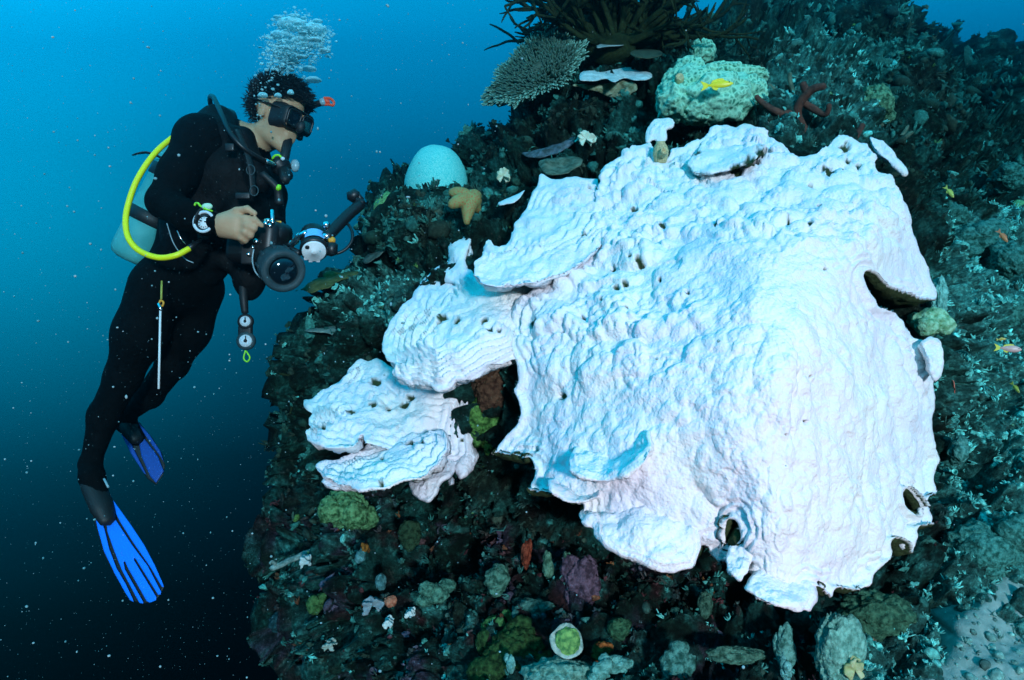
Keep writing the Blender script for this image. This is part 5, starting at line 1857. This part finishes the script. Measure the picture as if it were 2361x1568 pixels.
for (px, py, o_) in ((578, 392, -.225), (586, 440, -.23), (548, 560, -.20)):
    a_ = np.linspace(0, 2 * np.pi, 20)
    c_ = D(px, py, o_)
    v, f = tube(np.stack([c_[0] + .014 * np.cos(a_), c_[1] + 0 * a_, c_[2] + .017 * np.sin(a_)], -1), .0022, 6, cap=False)
    mesh('d_ring', v, f, M['grey'], person)
for (px, py, o_, sz) in ((560, 452, -.235, (.050, .012, .022)), (470, 545, -.20, (.040, .012, .020)), (530, 340, -.22, (.030, .010, .026))):
    v, f = rbox(D(px, py, o_), sz, None, .3)
    mesh('buckle', v, f, M['black'], person)
v, f = tube(spline([D(604, 400, -.17), D(636, 430, -.16), D(642, 450, -.15), D(644, 470, -.15)], 16), np.linspace(.012, .016, 16), 10)
mesh('inflator', v, f, M['rubber'], person)
v, f = tube(np.array([D(640, 432, -.165), D(645, 434, -.165)]), .012, 8)
mesh('inflator_button', v, f, M['lime'], person)

# mask
mask = thing('dive_mask', 'black two-lens dive mask on the diver\'s face', 'mask', H(.105, 0, -.03))


def rrect(w, h, r, n=6):
    out = []
    for (sx, sy, a0) in ((1, 1, 0), (-1, 1, 90), (-1, -1, 180), (1, -1, 270)):
        for k in range(n + 1):
            a = math.radians(a0 + 90 * k / n)
            out.append((sx * (w - r) + r * math.cos(a), sy * (h - r) + r * math.sin(a)))
    return np.array(out)


MC, MU_ = 0.098, -0.008
sk = []
for (ff, w, h, rr_) in ((.045, .074, .052, .03), (.075, .071, .048, .028), (MC, .070, .039, .024), (MC + .012, .072, .040, .022), (MC + .016, .067, .035, .018)):
    o = rrect(w, h, rr_)
    sk.append(np.array([H(ff - abs(a) * 0.22 * (1 if ff < .1 else .5), a, b + MU_ - 0.008) for a, b in o]))
n_ = len(sk[0])
sv = np.concatenate(sk)
i = np.arange(len(sk) - 1)[:, None] * n_
j = np.arange(n_)[None]
kx = (j + 1) % n_
mesh('skirt', sv, np.stack([i + j, i + kx, i + kx + n_, i + j + n_], -1).reshape(-1, 4), M['rubber'], mask)
for sg in (-1, 1):
    o = rrect(.028, .027, .013, 5)
    ring = np.array([H(MC + .017 - abs(a + sg * .034) * 0.10, a + sg * .034, b + MU_ - .008) for a, b in o])
    v, f = tube(np.vstack([ring, ring[:2]]), .0042, 6, cap=False)
    fr = mesh('lens_frame', v, f, M['black'], mask)
    lens = np.vstack([ring, ring.mean(0) + HF * 0.002])
    nl = len(ring)
    mesh('lens', lens, np.array([[a, (a + 1) % nl, nl] for a in range(nl)]), M['glass'], mask)
v, f = blob(H(.116, 0, -.036), (.020, .017, .024), 3, 0.03, 2, 4, HAX.T)
mesh('nose_pocket', v, f, M['rubber'], mask)
th = np.linspace(0.50, 2 * np.pi - 0.50, 40)
strap = np.array([H(-.012 + .108 * math.cos(a), .090 * math.sin(a), .002 + .018 * (1 - math.cos(a)) * .5) for a in th])
v, f = tube(strap, .011, 8, 0.28, up=HU)
mesh('strap', v, f, M['rubber'], mask)

# snorkel
sn = thing('snorkel', 'black snorkel tube with an orange tip beside the diver\'s head', 'snorkel', H(.03, .10, .03))
pth = spline([H(.03, .095, -.06), H(.02, .10, .02), D(715, 247, .06), D(742, 236, .05)], 24)
v, f = tube(pth, .0125, 12)
mesh('pipe', v, f, M['black'], sn)
v, f = tube(np.array([D(740, 237, .05), D(748, 234, .05)]), .0145, 12)
mesh('collar', v, f, M['clear'], sn)
p0, p1 = D(747, 234, .05), D(769, 238, .045)
loop = spline([D(747, 226, .05), D(760, 227, .05), D(769, 234, .048), D(768, 243, .048), D(758, 241, .05), D(748, 240, .05), D(747, 226, .05)], 30)
v, f = tube(loop, .0052, 8, cap=False)
mesh('tip', v, f, M['orange'], sn)
v, f = tube(np.array([D(749, 233, .05), D(755, 234, .05), D(759, 236, .05)]), [.010, .0085, .006], 8)
mesh('valve', v, f, M['orange'], sn)

# regulator
reg = thing('regulator', 'black regulator in the diver\'s mouth with a lime green clip', 'regulator', H(.10, 0, -.10))
rc = D(648, 384, -.075)
v, f = lathe(rc, (0.62, -0.66, -0.42), [(-.030, .020), (-.026, .030), (-.006, .036), (.010, .034), (.016, .028), (.018, .016), (.022, .012)], 24)
mesh('second_stage', v, f, M['black'], reg)
v, f = tube(np.array([H(.072, 0, -.082), (H(.085, 0, -.10) + rc) / 2, rc]), [.018, .017, .020], 12)
mesh('mouthpiece', v, f, M['rubber'], reg)
for q in (D(664, 405, -.06), D(657, 412, -.13)):
    v, f = tube(np.array([D(655, 395, -.09), q, q + (q - D(655, 395, -.09)) * .3]), [.022, .019, .016], 12)
    mesh('exhaust_horn', v, f, M['rubber'], reg)
v, f = blob(D(680, 382, -.02), (.018, .012, .024), 2, .1, 2, 3)
mesh('purge_cover', v, f, M['clear'], reg)
v, f = tube(spline([D(628, 366, -.10), D(634, 359, -.105), D(643, 358, -.105), D(650, 364, -.10)], 12), .0042, 8)
mesh('clip', v, f, M['lime'], reg)
v, f = blob(D(652, 366, -.105), (.008, .006, .007), 2, .05, 2, 1)
mesh('clip_end', v, f, M['dial'], reg)

hose = thing('air_hose', 'black air hose looping from behind the shoulder to the mouth', 'hose', D(490, 225, .05))
v, f = tube(spline([D(505, 300, .10), D(490, 262, .06), D(484, 226, .0), D(493, 226, -.08), D(510, 262, -.17), D(530, 305, -.22), D(560, 340, -.22), D(600, 366, -.17), D(632, 380, -.11)], 70), .0088, 10)
mesh('tube', v, f, M['black'], hose)
v, f = tube(spline([D(612, 372, -.15), D(632, 380, -.11)], 8), .0115, 10)
mesh('hose_end', v, f, M['chrome'], hose)
st1 = thing('first_stage', 'black first stage lumps on the tank valve behind the neck', 'valve', D(475, 285, .1))
for (q, r_) in [((470, 275, .08), .026), ((496, 266, .06), .030), ((525, 270, .08), .036)]:
    v, f = blob(D(*q), (r_, r_, r_ * .9), 3, .05, 2, int(q[0]))
    mesh('body', v, f, M['black'], st1)

yh = thing('yellow_hose', 'bright yellow hose arching behind the diver\'s back', 'hose', D(290, 520, -.1))
v, f = tube(spline([D(482, 283, .02), D(467, 285, -.04), D(440, 292, -.10), D(400, 316, -.16), D(355, 356, -.22), D(316, 415, -.26), D(294, 478, -.28), D(290, 522, -.30), D(300, 556, -.32),
                    D(326, 581, -.33), D(366, 594, -.34), D(405, 589, -.34), D(437, 573, -.32)], 110), .0098, 14)
mesh('tube', v, f, M['yellow'], yh)
v, f = tube(np.array([D(436, 573, -.32), D(452, 562, -.30), D(462, 556, -.26)]), [.011, .009, .008], 10)
mesh('hose_end', v, f, M['black'], yh)

# tank
tank = thing('scuba_tank', 'pale grey scuba tank on the diver\'s back', 'tank', D(300, 600, .17))
ta, tb = D(303, 596, .20), D(462, 296, .22)
L = np.linalg.norm(tb - ta)
v, f = lathe(ta, tb - ta, [(-.012, .03), (-.010, .055), (0.0, .078), (.020, .0885), (.05, .0905), (L - .14, .0905), (L - .09, .083), (L - .05, .062), (L - .02, .035), (L, .022)], 40)
mesh('cylinder', v, f, M['tank'], tank)
v, f = lathe(tb, tb - ta, [(-.03, .02), (.0, .022), (.03, .02), (.05, .012)], 16)
mesh('valve', v, f, M['chrome'], tank)
for q in (.30, .62):
    c_ = ta + (tb - ta) * q
    v, f = lathe(c_, tb - ta, [(-.025, .0905), (-.023, .094), (.023, .094), (.025, .0905)], 40)
    mesh('tank_band', v, f, M['rubber'], tank)
v, f = tube(spline([D(388, 378, .10), D(368, 362, .09), D(340, 352, .08), D(318, 354, .07), D(306, 358, .07)], 16), np.linspace(.020, .008, 16), 8, 0.25)
mesh('strap_end', v, f, M['rubber'], tank)

# wrist compass
wc = thing('wrist_compass', 'round pale compass strapped to the diver\'s wrist', 'compass', D(472, 513, -.37))
cc = D(473, 513, -.375)
cax = np.array([-0.12, -0.97, 0.12])
for nm, prof, m_ in (('case', [(-.018, .030), (-.012, .037), (.004, .038), (.008, .036)], M['black']), ('bezel', [(.004, .037), (.012, .0365), (.013, .029), (.006, .028)], M['dial']),
                     ('dial', [(.004, .028), (.0075, .0275), (.008, .001)], M['ink'])):
    v, f = lathe(cc, cax, prof, 32)
    mesh(nm, v, f, m_, wc)
v, f = lathe(cc + unit(cax) * .0085 + np.array([0.002, 0, -.004]), cax, [(0, .020), (.003, .0195), (.0035, .001)], 28)
card = mesh('card', v, f, M['white'], wc)
cf, cs, cu = frame(cax)
for k in range(12):
    a = k * math.pi / 6
    q = cc + cf * .0125 + np.array([0.002, 0, -.004]) + (cs * math.cos(a) + cu * math.sin(a)) * .0155
    v, f = rbox(q, (.0016, .0016, .005), np.stack([cs * -math.sin(a) + cu * math.cos(a), cf, cs * math.cos(a) + cu * math.sin(a)]))
    mesh('tick', v, f, M['ink'], card, False)
for a in (0.3, 3.3):
    q = cc + cf * .0128 + (cs * math.cos(a) + cu * math.sin(a)) * .008
    v, f = rbox(q, (.004, .0016, .008), np.stack([cs * -math.sin(a) + cu * math.cos(a), cf, cs * math.cos(a) + cu * math.sin(a)]))
    mesh('pointer', v, f, M['ink'], card, False)
th = np.linspace(0, 2 * np.pi, 30)
wax = unit(D(500, 517, -.36) - D(430, 496, -.31))
wf, ws, wu = frame(wax)
wcen = D(476, 510, -.342)
v, f = tube(np.array([wcen + .042 * (ws * math.cos(a) + wu * math.sin(a)) for a in th]), .010, 8, 0.35, cap=False, up=wax)
mesh('strap', v, f, M['rubber'], wc)
clip = thing('lure_clip', 'small lime green clip with a white tag above the compass', 'clip', D(470, 478, -.37))
v, f = tube(spline([D(449, 474, -.36), D(451, 469, -.36), D(457, 469, -.365), D(461, 474, -.37), D(468, 478, -.37)], 16), .0035, 8)
mesh('hook', v, f, M['lime'], clip)
v, f = blob(D(478, 476, -.375), (.018, .007, .011), 2, .12, 1.5, 6)
mesh('tag', v, f, cmat('pale_tag', (.45, .72, .50), (.62, .80, .66)), clip)
v, f = tube(np.array([D(470, 480, -.38), D(490, 487, -.37)]), [.004, .003], 6)
mesh('cord', v, f, M['lime'], clip)

# camera rig
camr = thing('underwater_camera', 'black underwater camera housing with a wide grey ringed lens port', 'camera', D(600, 610, -.25))
v, f = rbox(D(598, 560, -.24), (.20, .13, .15), np.stack([unit([.9, -.35, -.1]), unit([.35, .93, 0]), unit([.1, 0, 1])]), .25)
mesh('housing', v, f, M['black'], camr)
v, f = blob(D(632, 538, -.26), (.055, .05, .045), 3, .05, 2, 2)
mesh('viewfinder_hump', v, f, M['black'], camr)
v, f = rbox(D(572, 580, -.31), (.045, .02, .085), None, .3)
mesh('grip', v, f, M['rubber'], camr)
pax = unit(np.array([0.46, -0.82, -0.28]))
pc = D(648, 619, -.36)
v, f = lathe(pc, pax, [(-.10, .052), (-.095, .062), (-.04, .067), (.0, .067), (.012, .064), (.03, .063)], 44)
port = mesh('port', v, f, M['grey'], camr)
v, f = lathe(pc, pax, [(.024, .060), (.026, .067), (.036, .070), (.046, .067), (.050, .059), (.046, .047), (.030, .044)], 44)
mesh('port_ring', v, f, M['grey'], camr)
pf, ps, pu = frame(pax)
rr = np.linspace(0.02, 1, 9)
v, f = lathe(pc, pax, [(.034 + .022 * math.cos(q * 1.4), .0445 * math.sin(q * 1.5708)) for q in rr[::-1]], 40)
mesh('dome_glass', v, f, M['glass'], camr)
for k in range(10):
    a = k * math.pi / 5
    q = pc + pf * (-.04) + (ps * math.cos(a) + pu * math.sin(a)) * .067
    v, f = rbox(q, (.010, .055, .006), np.stack([ps * -math.sin(a) + pu * math.cos(a), pf, ps * math.cos(a) + pu * math.sin(a)]))
    mesh('grip_rib', v, f, M['grey'], port)
cr = np.random.default_rng(2)
for (px, py, o_, r_) in [(612, 515, -.33, .007), (622, 520, -.33, .007), (628, 512, -.33, .006), (618, 508, -.33, .006), (590, 556, -.33, .008), (560, 560, -.33, .008), (583, 571, -.33, .005), (573, 586, -.335, .006)]:
    v, f = lathe(D(px, py, o_), (0.1, -1, .2), [(-.01, r_), (.004, r_), (.006, r_ * .7)], 12)
    mesh('button', v, f, M['chrome'], camr)
v, f = tube(np.array([D(628, 520, -.28), D(628, 505, -.28), D(627, 484, -.28)]), [.009, .007, .006], 10)
mesh('mount_post', v, f, M['chrome'], camr)
v, f = tube(np.array([D(630, 512, -.28), D(648, 512, -.28)]), .004, 8)
mesh('lanyard_toggle', v, f, M['amber'], camr)
v, f = tube(np.array([D(612, 512, -.30), D(622, 509, -.30)]), [.011, .009], 8)
mesh('lever', v, f, cmat('mint_plastic', (.16, .42, .32), (.22, .50, .40)), camr)
v, f = tube(spline([D(585, 575, -.33), D(582, 600, -.33), D(588, 625, -.32), D(600, 640, -.32)], 14), .0025, 6)
mesh('lanyard', v, f, M['clear'], camr)

strobe = thing('strobe', 'black strobe flash with a white round face on a jointed arm', 'flash', D(720, 560, -.3))
sax = unit(np.array([0.22, -0.72, -0.66]))
sc0 = D(724, 577, -.36)
v, f = lathe(sc0, sax, [(-.115, .016), (-.110, .030), (-.098, .040), (-.078, .043), (-.05, .041), (-.018, .0405), (-.010, .045), (.0, .045), (.004, .038)], 36)
sb = mesh('body', v, f, M['black'], strobe)
v, f = lathe(sc0, sax, [(.002, .0385), (.008, .038), (.010, .035), (.0115, .010), (.0135, .009), (.0135, .001)], 36)
face_o = mesh('face', v, f, M['white'], strobe)
sf, ss, su = frame(sax)
for a in (math.radians(40),):
    q = sc0 + sf * .0105 + (ss * math.cos(a) + su * math.sin(a)) * .028
    v, f = lathe(q, sax, [(-.002, .007), (.002, .007), (.0025, .001)], 14)
    mesh('sensor_window', v, f, M['ink'], face_o)
for a in (250, 285, 310):
    a = math.radians(a)
    q = sc0 + sf * .004 + (ss * math.cos(a) + su * math.sin(a)) * .039
    v, f = rbox(q, (.012, .008, .010), np.stack([ss, sf, su]))
    mesh('face_tab', v, f, M['white'], face_o)
# the label band: part of a ring round the barrel
aa = np.linspace(math.radians(50), math.radians(135), 14)
ring = [np.array([sc0 + sf * z + (ss * math.cos(a) + su * math.sin(a)) * .0445 for a in aa]) for z in (-.060, -.020)]
n_ = len(aa)
v = np.vstack(ring + [r_ * 0.999 + sc0 * .001 for r_ in ring])
q = np.array([[a, a + 1, a + 1 + n_, a + n_] for a in range(n_ - 1)])
mesh('label', v, np.vstack([q, q[:, ::-1] + 2 * n_]), M['band'], strobe)
for (px, py, o_, r_) in [(752, 519, -.33, .013), (753, 545, -.34, .015), (681, 556, -.33, .012), (690, 545, -.34, .013), (673, 562, -.32, .012)]:
    v, f = blob(D(px, py, o_), (r_, r_, r_), 3, .02, 2, 1)
    mesh('ball_joint', v, f, M['chrome'], strobe)
v, f = tube(np.array([D(662, 568, -.30), D(676, 560, -.33), D(692, 543, -.35), D(706, 536, -.36)]), .009, 10)
mesh('near_arm', v, f, M['chrome'], strobe)
v, f = tube(np.array([D(690, 585, -.34), D(670, 575, -.32)]), .012, 10)
mesh('clamp', v, f, M['black'], strobe)
v, f = tube(spline([D(752, 548, -.34), D(775, 524, -.30), D(800, 498, -.26), D(830, 472, -.22)], 16), .0195, 14)
mesh('float_arm', v, f, M['black'], strobe)
for (a, b, r_) in [((826, 470, -.22), (838, 466, -.22), .015), ((832, 476, -.22), (824, 458, -.22), .014), ((806, 456, -.22), (824, 446, -.22), .020), ((820, 444, -.22), (834, 462, -.22), .010)]:
    v, f = tube(np.array([D(*a), D(*b)]), r_, 10)
    mesh('end_clamp', v, f, M['black'], strobe)
v, f = tube(np.array([D(766, 562, -.34), D(764, 585, -.34)]), [.018, .020], 9)
mesh('knob', v, f, M['black'], strobe)
v, f = tube(np.array([D(760, 556, -.34), D(770, 552, -.34)]), .011, 10)
mesh('knob_ring', v, f, M['amber'], strobe)
v, f = tube(spline([D(736, 584, -.33), D(768, 586, -.33), D(795, 576, -.32), D(811, 556, -.31), D(812, 535, -.30), D(803, 518, -.28), D(794, 514, -.27)], 40), .0052, 8)
mesh('cable', v, f, M['black'], strobe)

# hanging gauges
gc = thing('gauge_console', 'hanging console with two pale round gauges below the camera', 'gauge', D(567, 690, -.1))
v, f = tube(spline([D(560, 640, -.08), D(562, 690, -.1), D(565, 722, -.1)], 12), np.linspace(.018, .012, 12), 10)
mesh('hose', v, f, M['rubber'], gc)
for (px, py, r_, nm, cm) in [(566, 741, .026, 'small_gauge', M['rubber']), (567, 786, .031, 'large_gauge', M['grey'])]:
    c_ = D(px, py, -.11)
    v, f = lathe(c_, (0.15, -1, .05), [(-.02, r_ * .8), (-.012, r_ * 1.05), (.003, r_ * 1.05), (.006, r_ * .8)], 26)
    g_ = mesh(nm, v, f, cm, gc)
    v, f = lathe(c_, (0.15, -1, .05), [(.004, r_ * .72), (.009, r_ * .70), (.0095, .001)], 24)
    mesh('dial', v, f, M['dial'], g_)
    v, f = lathe(c_, (0.15, -1, .05), [(.009, r_ * .22), (.011, r_ * .2), (.0112, .001)], 12)
    mesh('hub', v, f, M['ink'], g_)
    v, f = rbox(c_ + np.array([.003, -.012, r_ * .3]), (.004, .002, r_ * .6), None, .2)
    mesh('needle', v, f, M['ink'], g_, False)
v, f = rbox(D(566, 765, -.10), (.050, .022, .10), None, .4)
mesh('boot', v, f, M['rubber'], gc)
v, f = tube(spline([D(566, 808, -.11), D(562, 826, -.11), D(570, 834, -.11), D(576, 824, -.11), D(568, 810, -.11)], 20), .003, 6)
mesh('loop', v, f, M['lime'], gc)

# pointer stick
ps_ = thing('pointer_stick', 'thin steel pointer stick hanging along the diver\'s thigh', 'stick', D(368, 895, -.3))
v, f = tube(np.array([D(370, 712, -.26), D(366, 896, -.27)]), .0038, 8)
mesh('rod', v, f, M['white'], ps_)
v, f = tube(np.array([D(373, 648, -.24), D(372, 690, -.25)]), .0035, 6)
mesh('cord', v, f, cmat('olive_cord', (.30, .34, .06), (.42, .46, .10)), ps_)
v, f = tube(spline([D(370, 692, -.25), D(377, 697, -.25), D(374, 706, -.25), D(366, 704, -.25), D(370, 692, -.25)], 16), .0035, 6)
mesh('ring', v, f, M['amber'], ps_)
v, f = tube(np.array([D(366, 700, -.255), D(372, 716, -.26)]), .006, 8)
mesh('swivel', v, f, M['chrome'], ps_)
for k, (lab, pts) in enumerate([('thin pale strap end trailing across the diver\'s hip', [(385, 515, -.30), (400, 560, -.30), (425, 595, -.28), (446, 606, -.27)]),
                                ('small steel bolt snap hanging on the diver\'s hip', [(410, 532, -.30), (418, 550, -.30), (428, 562, -.29)])]):
    v, f = tube(spline([D(*q) for q in pts], 16), .003 if k == 0 else .006, 6, .5)
    tag(mesh('strap_end' if k == 0 else 'bolt_snap', v, f, M['clear'] if k == 0 else M['chrome']), lab, 'strap' if k == 0 else 'clip')


# swim fins
def fin(name, label, web, parts, ctrl, m_main, m_dark, pocket, pr, dz):
    t = thing(name, label, 'swim fin', P(*pocket[0]), 'swim fins')
    dep = tps(ctrl)
    shell('web', web, lambda x, y: dep(x, y) + .010, 3, thick=.006, edge_px=4, edge_r=.002, mat=m_dark, parent=t)
    for nm, o_ in parts:
        shell(nm, o_, dep, 1.1, thick=.009, edge_px=4, edge_r=.003, mat=m_main, parent=t)
    pp = spline([P(*q) for q in pocket], 16)
    v, f = tube(pp, np.interp(np.linspace(0, 1, 16), np.linspace(0, 1, len(pr)), pr), 16, 0.75)
    mesh('foot_pocket', v, f, M['rubber'], t)
    return t


fin_near = fin('swim_fin', 'bright blue swim fin on the diver\'s nearer foot',
    [(206, 1140), (216, 1200), (240, 1280), (266, 1330), (290, 1369), (305, 1386), (329, 1392), (345, 1390), (360, 1384), (372, 1366), (378, 1354), (357, 1303), (333, 1257), (302, 1210), (274, 1171), (258, 1150), (232, 1130)],
    [('blade', [(245, 1202), (251, 1196), (262, 1195), (268, 1200), (305, 1257), (341, 1305), (372, 1365), (370, 1371), (364, 1371), (314, 1291), (309.5, 1285), (309, 1291), (361, 1377), (360, 1384), (345, 1390), (338, 1386),
                (295, 1310), (288, 1294), (285, 1296), (288, 1312), (331, 1389), (329, 1392), (321, 1390), (281, 1315), (262, 1267), (247, 1224)]),
     ('side_rail', [(216, 1176), (233, 1200), (241, 1219), (252, 1265), (269, 1310), (290, 1346), (307, 1382), (308, 1388), (300, 1384), (290, 1369), (264, 1322), (240, 1272), (225, 1219)]),
     ('side_rail', [(261, 1153), (274, 1171), (302, 1210), (333, 1257), (357, 1303), (376, 1346), (378, 1354), (373, 1353), (348, 1310), (305, 1248), (276, 1202), (268, 1186)])],
    [(210, 1150, DD - .02), (262, 1155, DD - .02), (300, 1390, DD - .16), (378, 1354, DD - .16), (300, 1260, DD - .09)], M['blue'], M['rubber'],
    [(204, 1078, DD + .02), (214, 1118, DD - .01), (236, 1170, DD - .04), (250, 1204, DD - .06)], [.036, .042, .042, .028], 0)
for (a, b) in (((188, 1090), (190, 1102)), ((191, 1108), (196, 1145)), ((240, 1104), (250, 1124))):
    v, f = tube(np.array([P(*a, DD - .03), P(*b, DD - .04)]), .0045, 6)
    mesh('buckle', v, f, M['clear'], fin_near)
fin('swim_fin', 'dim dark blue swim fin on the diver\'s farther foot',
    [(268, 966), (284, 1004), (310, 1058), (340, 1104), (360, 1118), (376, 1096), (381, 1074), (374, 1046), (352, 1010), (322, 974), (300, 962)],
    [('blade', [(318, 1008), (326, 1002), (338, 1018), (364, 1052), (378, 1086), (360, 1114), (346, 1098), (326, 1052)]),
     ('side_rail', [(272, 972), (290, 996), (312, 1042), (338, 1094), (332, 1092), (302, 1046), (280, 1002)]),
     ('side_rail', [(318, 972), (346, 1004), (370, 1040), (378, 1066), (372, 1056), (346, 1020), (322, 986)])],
    [(270, 968, DD + .40), (322, 972, DD + .42), (360, 1118, DD + .34), (380, 1078, DD + .36)], M['dim_blue'], M['rubber'],
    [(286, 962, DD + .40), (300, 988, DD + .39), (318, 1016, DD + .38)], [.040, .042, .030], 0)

# ------------------------------------------------------------------ exhaled bubbles
t = NT('air_bubble')
t.n.remove(t.b)
fr = t.n.new('ShaderNodeLayerWeight')
fr.inputs['Blend'].default_value = 0.35
gl = t.n.new('ShaderNodeBsdfGlossy')
gl.inputs['Color'].default_value = (0.75, 0.97, 1.0, 1)
gl.inputs['Roughness'].default_value = 0.12
tr_ = t.n.new('ShaderNodeBsdfTransparent')
tr_.inputs['Color'].default_value = (0.93, 0.97, 0.97, 1)
df = t.n.new('ShaderNodeBsdfDiffuse')
df.inputs['Color'].default_value = (0.45, 0.95, 1.0, 1)
mx0 = t.n.new('ShaderNodeMixShader')
mx0.inputs[0].default_value = 0.9
t.l.new(gl.outputs[0], mx0.inputs[1])
t.l.new(df.outputs[0], mx0.inputs[2])
mx1 = t.n.new('ShaderNodeMixShader')
mr = t.n.new('ShaderNodeMapRange')
mr.inputs['To Min'].default_value = 0.32
mr.inputs['To Max'].default_value = 1.0
t.l.new(fr.outputs['Facing'], mr.inputs['Value'])
t.l.new(mr.outputs[0], mx1.inputs[0])
t.l.new(tr_.outputs[0], mx1.inputs[1])
t.l.new(mx0.outputs[0], mx1.inputs[2])
t.l.new(mx1.outputs[0], t.n['Material Output'].inputs['Surface'])
M['bubble'] = t.m


def bubbles():
    r = np.random.default_rng(12)
    v0, f0 = ico(1)
    cen = [(655, 150, 45, 26, 0.10), (690, 110, 50, 34, 0.12), (715, 75, 42, 30, 0.10), (668, 52, 34, 22, 0.08), (640, 110, 36, 36, .10), (600, 240, 16, 34, .05), (615, 200, 26, 22, .06), (740, 100, 20, 30, .08)]
    wts = np.array([1.0, 1.5, 1.2, .8, .9, .55, .45, .5])
    V_, F_, n = [], [], 0
    v3, f3 = ico(3)
    v3 = v3.copy()
    v3[:, 2] = np.where(v3[:, 2] < 0, v3[:, 2] * .4, v3[:, 2])
    for k in range(5200):
        c = cen[r.choice(len(cen), p=wts / wts.sum())]
        px, py = c[0] + r.normal() * c[2] * .55, c[1] + r.normal() * c[3] * .6
        big = k % 70 == 0 and c[2] > 30
        if big:
            s = r.uniform(.007, .020)
            q = v3 * (1 + .14 * noise(v3 * 2.2 + k, k % 50))[:, None] * s * np.array([1.2, 1.0, r.uniform(.35, .6)])
            ff = f3
        else:
            s = .0011 + .0065 * r.random() ** 7
            q = v0 * s * np.array([1.15, 1.15, .8])
            ff = f0
        q = q + D(px, py, r.normal() * c[4])
        V_.append(q)
        F_.append(ff + n)
        n += len(q)
    o = mesh('bubble_cloud', np.concatenate(V_), np.concatenate(F_), M['bubble'])
    tag(o, kind='stuff')
    k = 0
    for (px, py, w, h, lab) in [(722, 186, .030, .013, 'flattened air bubble right of the diver\'s hair'), (672, 132, .036, .016, 'bright flat bubble low in the bubble cloud'),
                                (692, 96, .032, .018, 'bright cap shaped bubble in the middle of the cloud'), (712, 160, .028, .012, 'flat bubble near the foot of the cloud'),
                                (672, 60, .052, .030, 'large dome bubble at the top left of the cloud'), (722, 72, .050, .026, 'large dome bubble at the top right of the cloud'),
                                (700, 68, .034, .016, 'small bright cap between the two top bubbles'), (648, 84, .040, .020, 'cap shaped bubble on the left of the cloud'),
                                (606, 222, .018, .014, 'bubble beside the diver\'s ear'), (641, 222, .013, .012, 'round bubble in front of the diver\'s hair'),
                                (670, 215, .012, .013, 'round bubble near the diver\'s forehead hair'), (748, 118, .022, .012, 'small flat bubble on the right of the cloud')]:
        v, f = ico(4)
        v = v.copy()
        v[:, 2] = np.where(v[:, 2] < 0, v[:, 2] * .35, v[:, 2])
        dd = 1 + .10 * noise(v * 2.5 + k, k + 3)
        off = -.12 if py > 200 else -.06
        tag(mesh('air_bubble', v * dd[:, None] * np.array([w, w * .8, h]) + D(px, py, off), f, M['bubble']), lab, 'bubble', 'exhaled air bubbles')
        k += 1


bubbles()
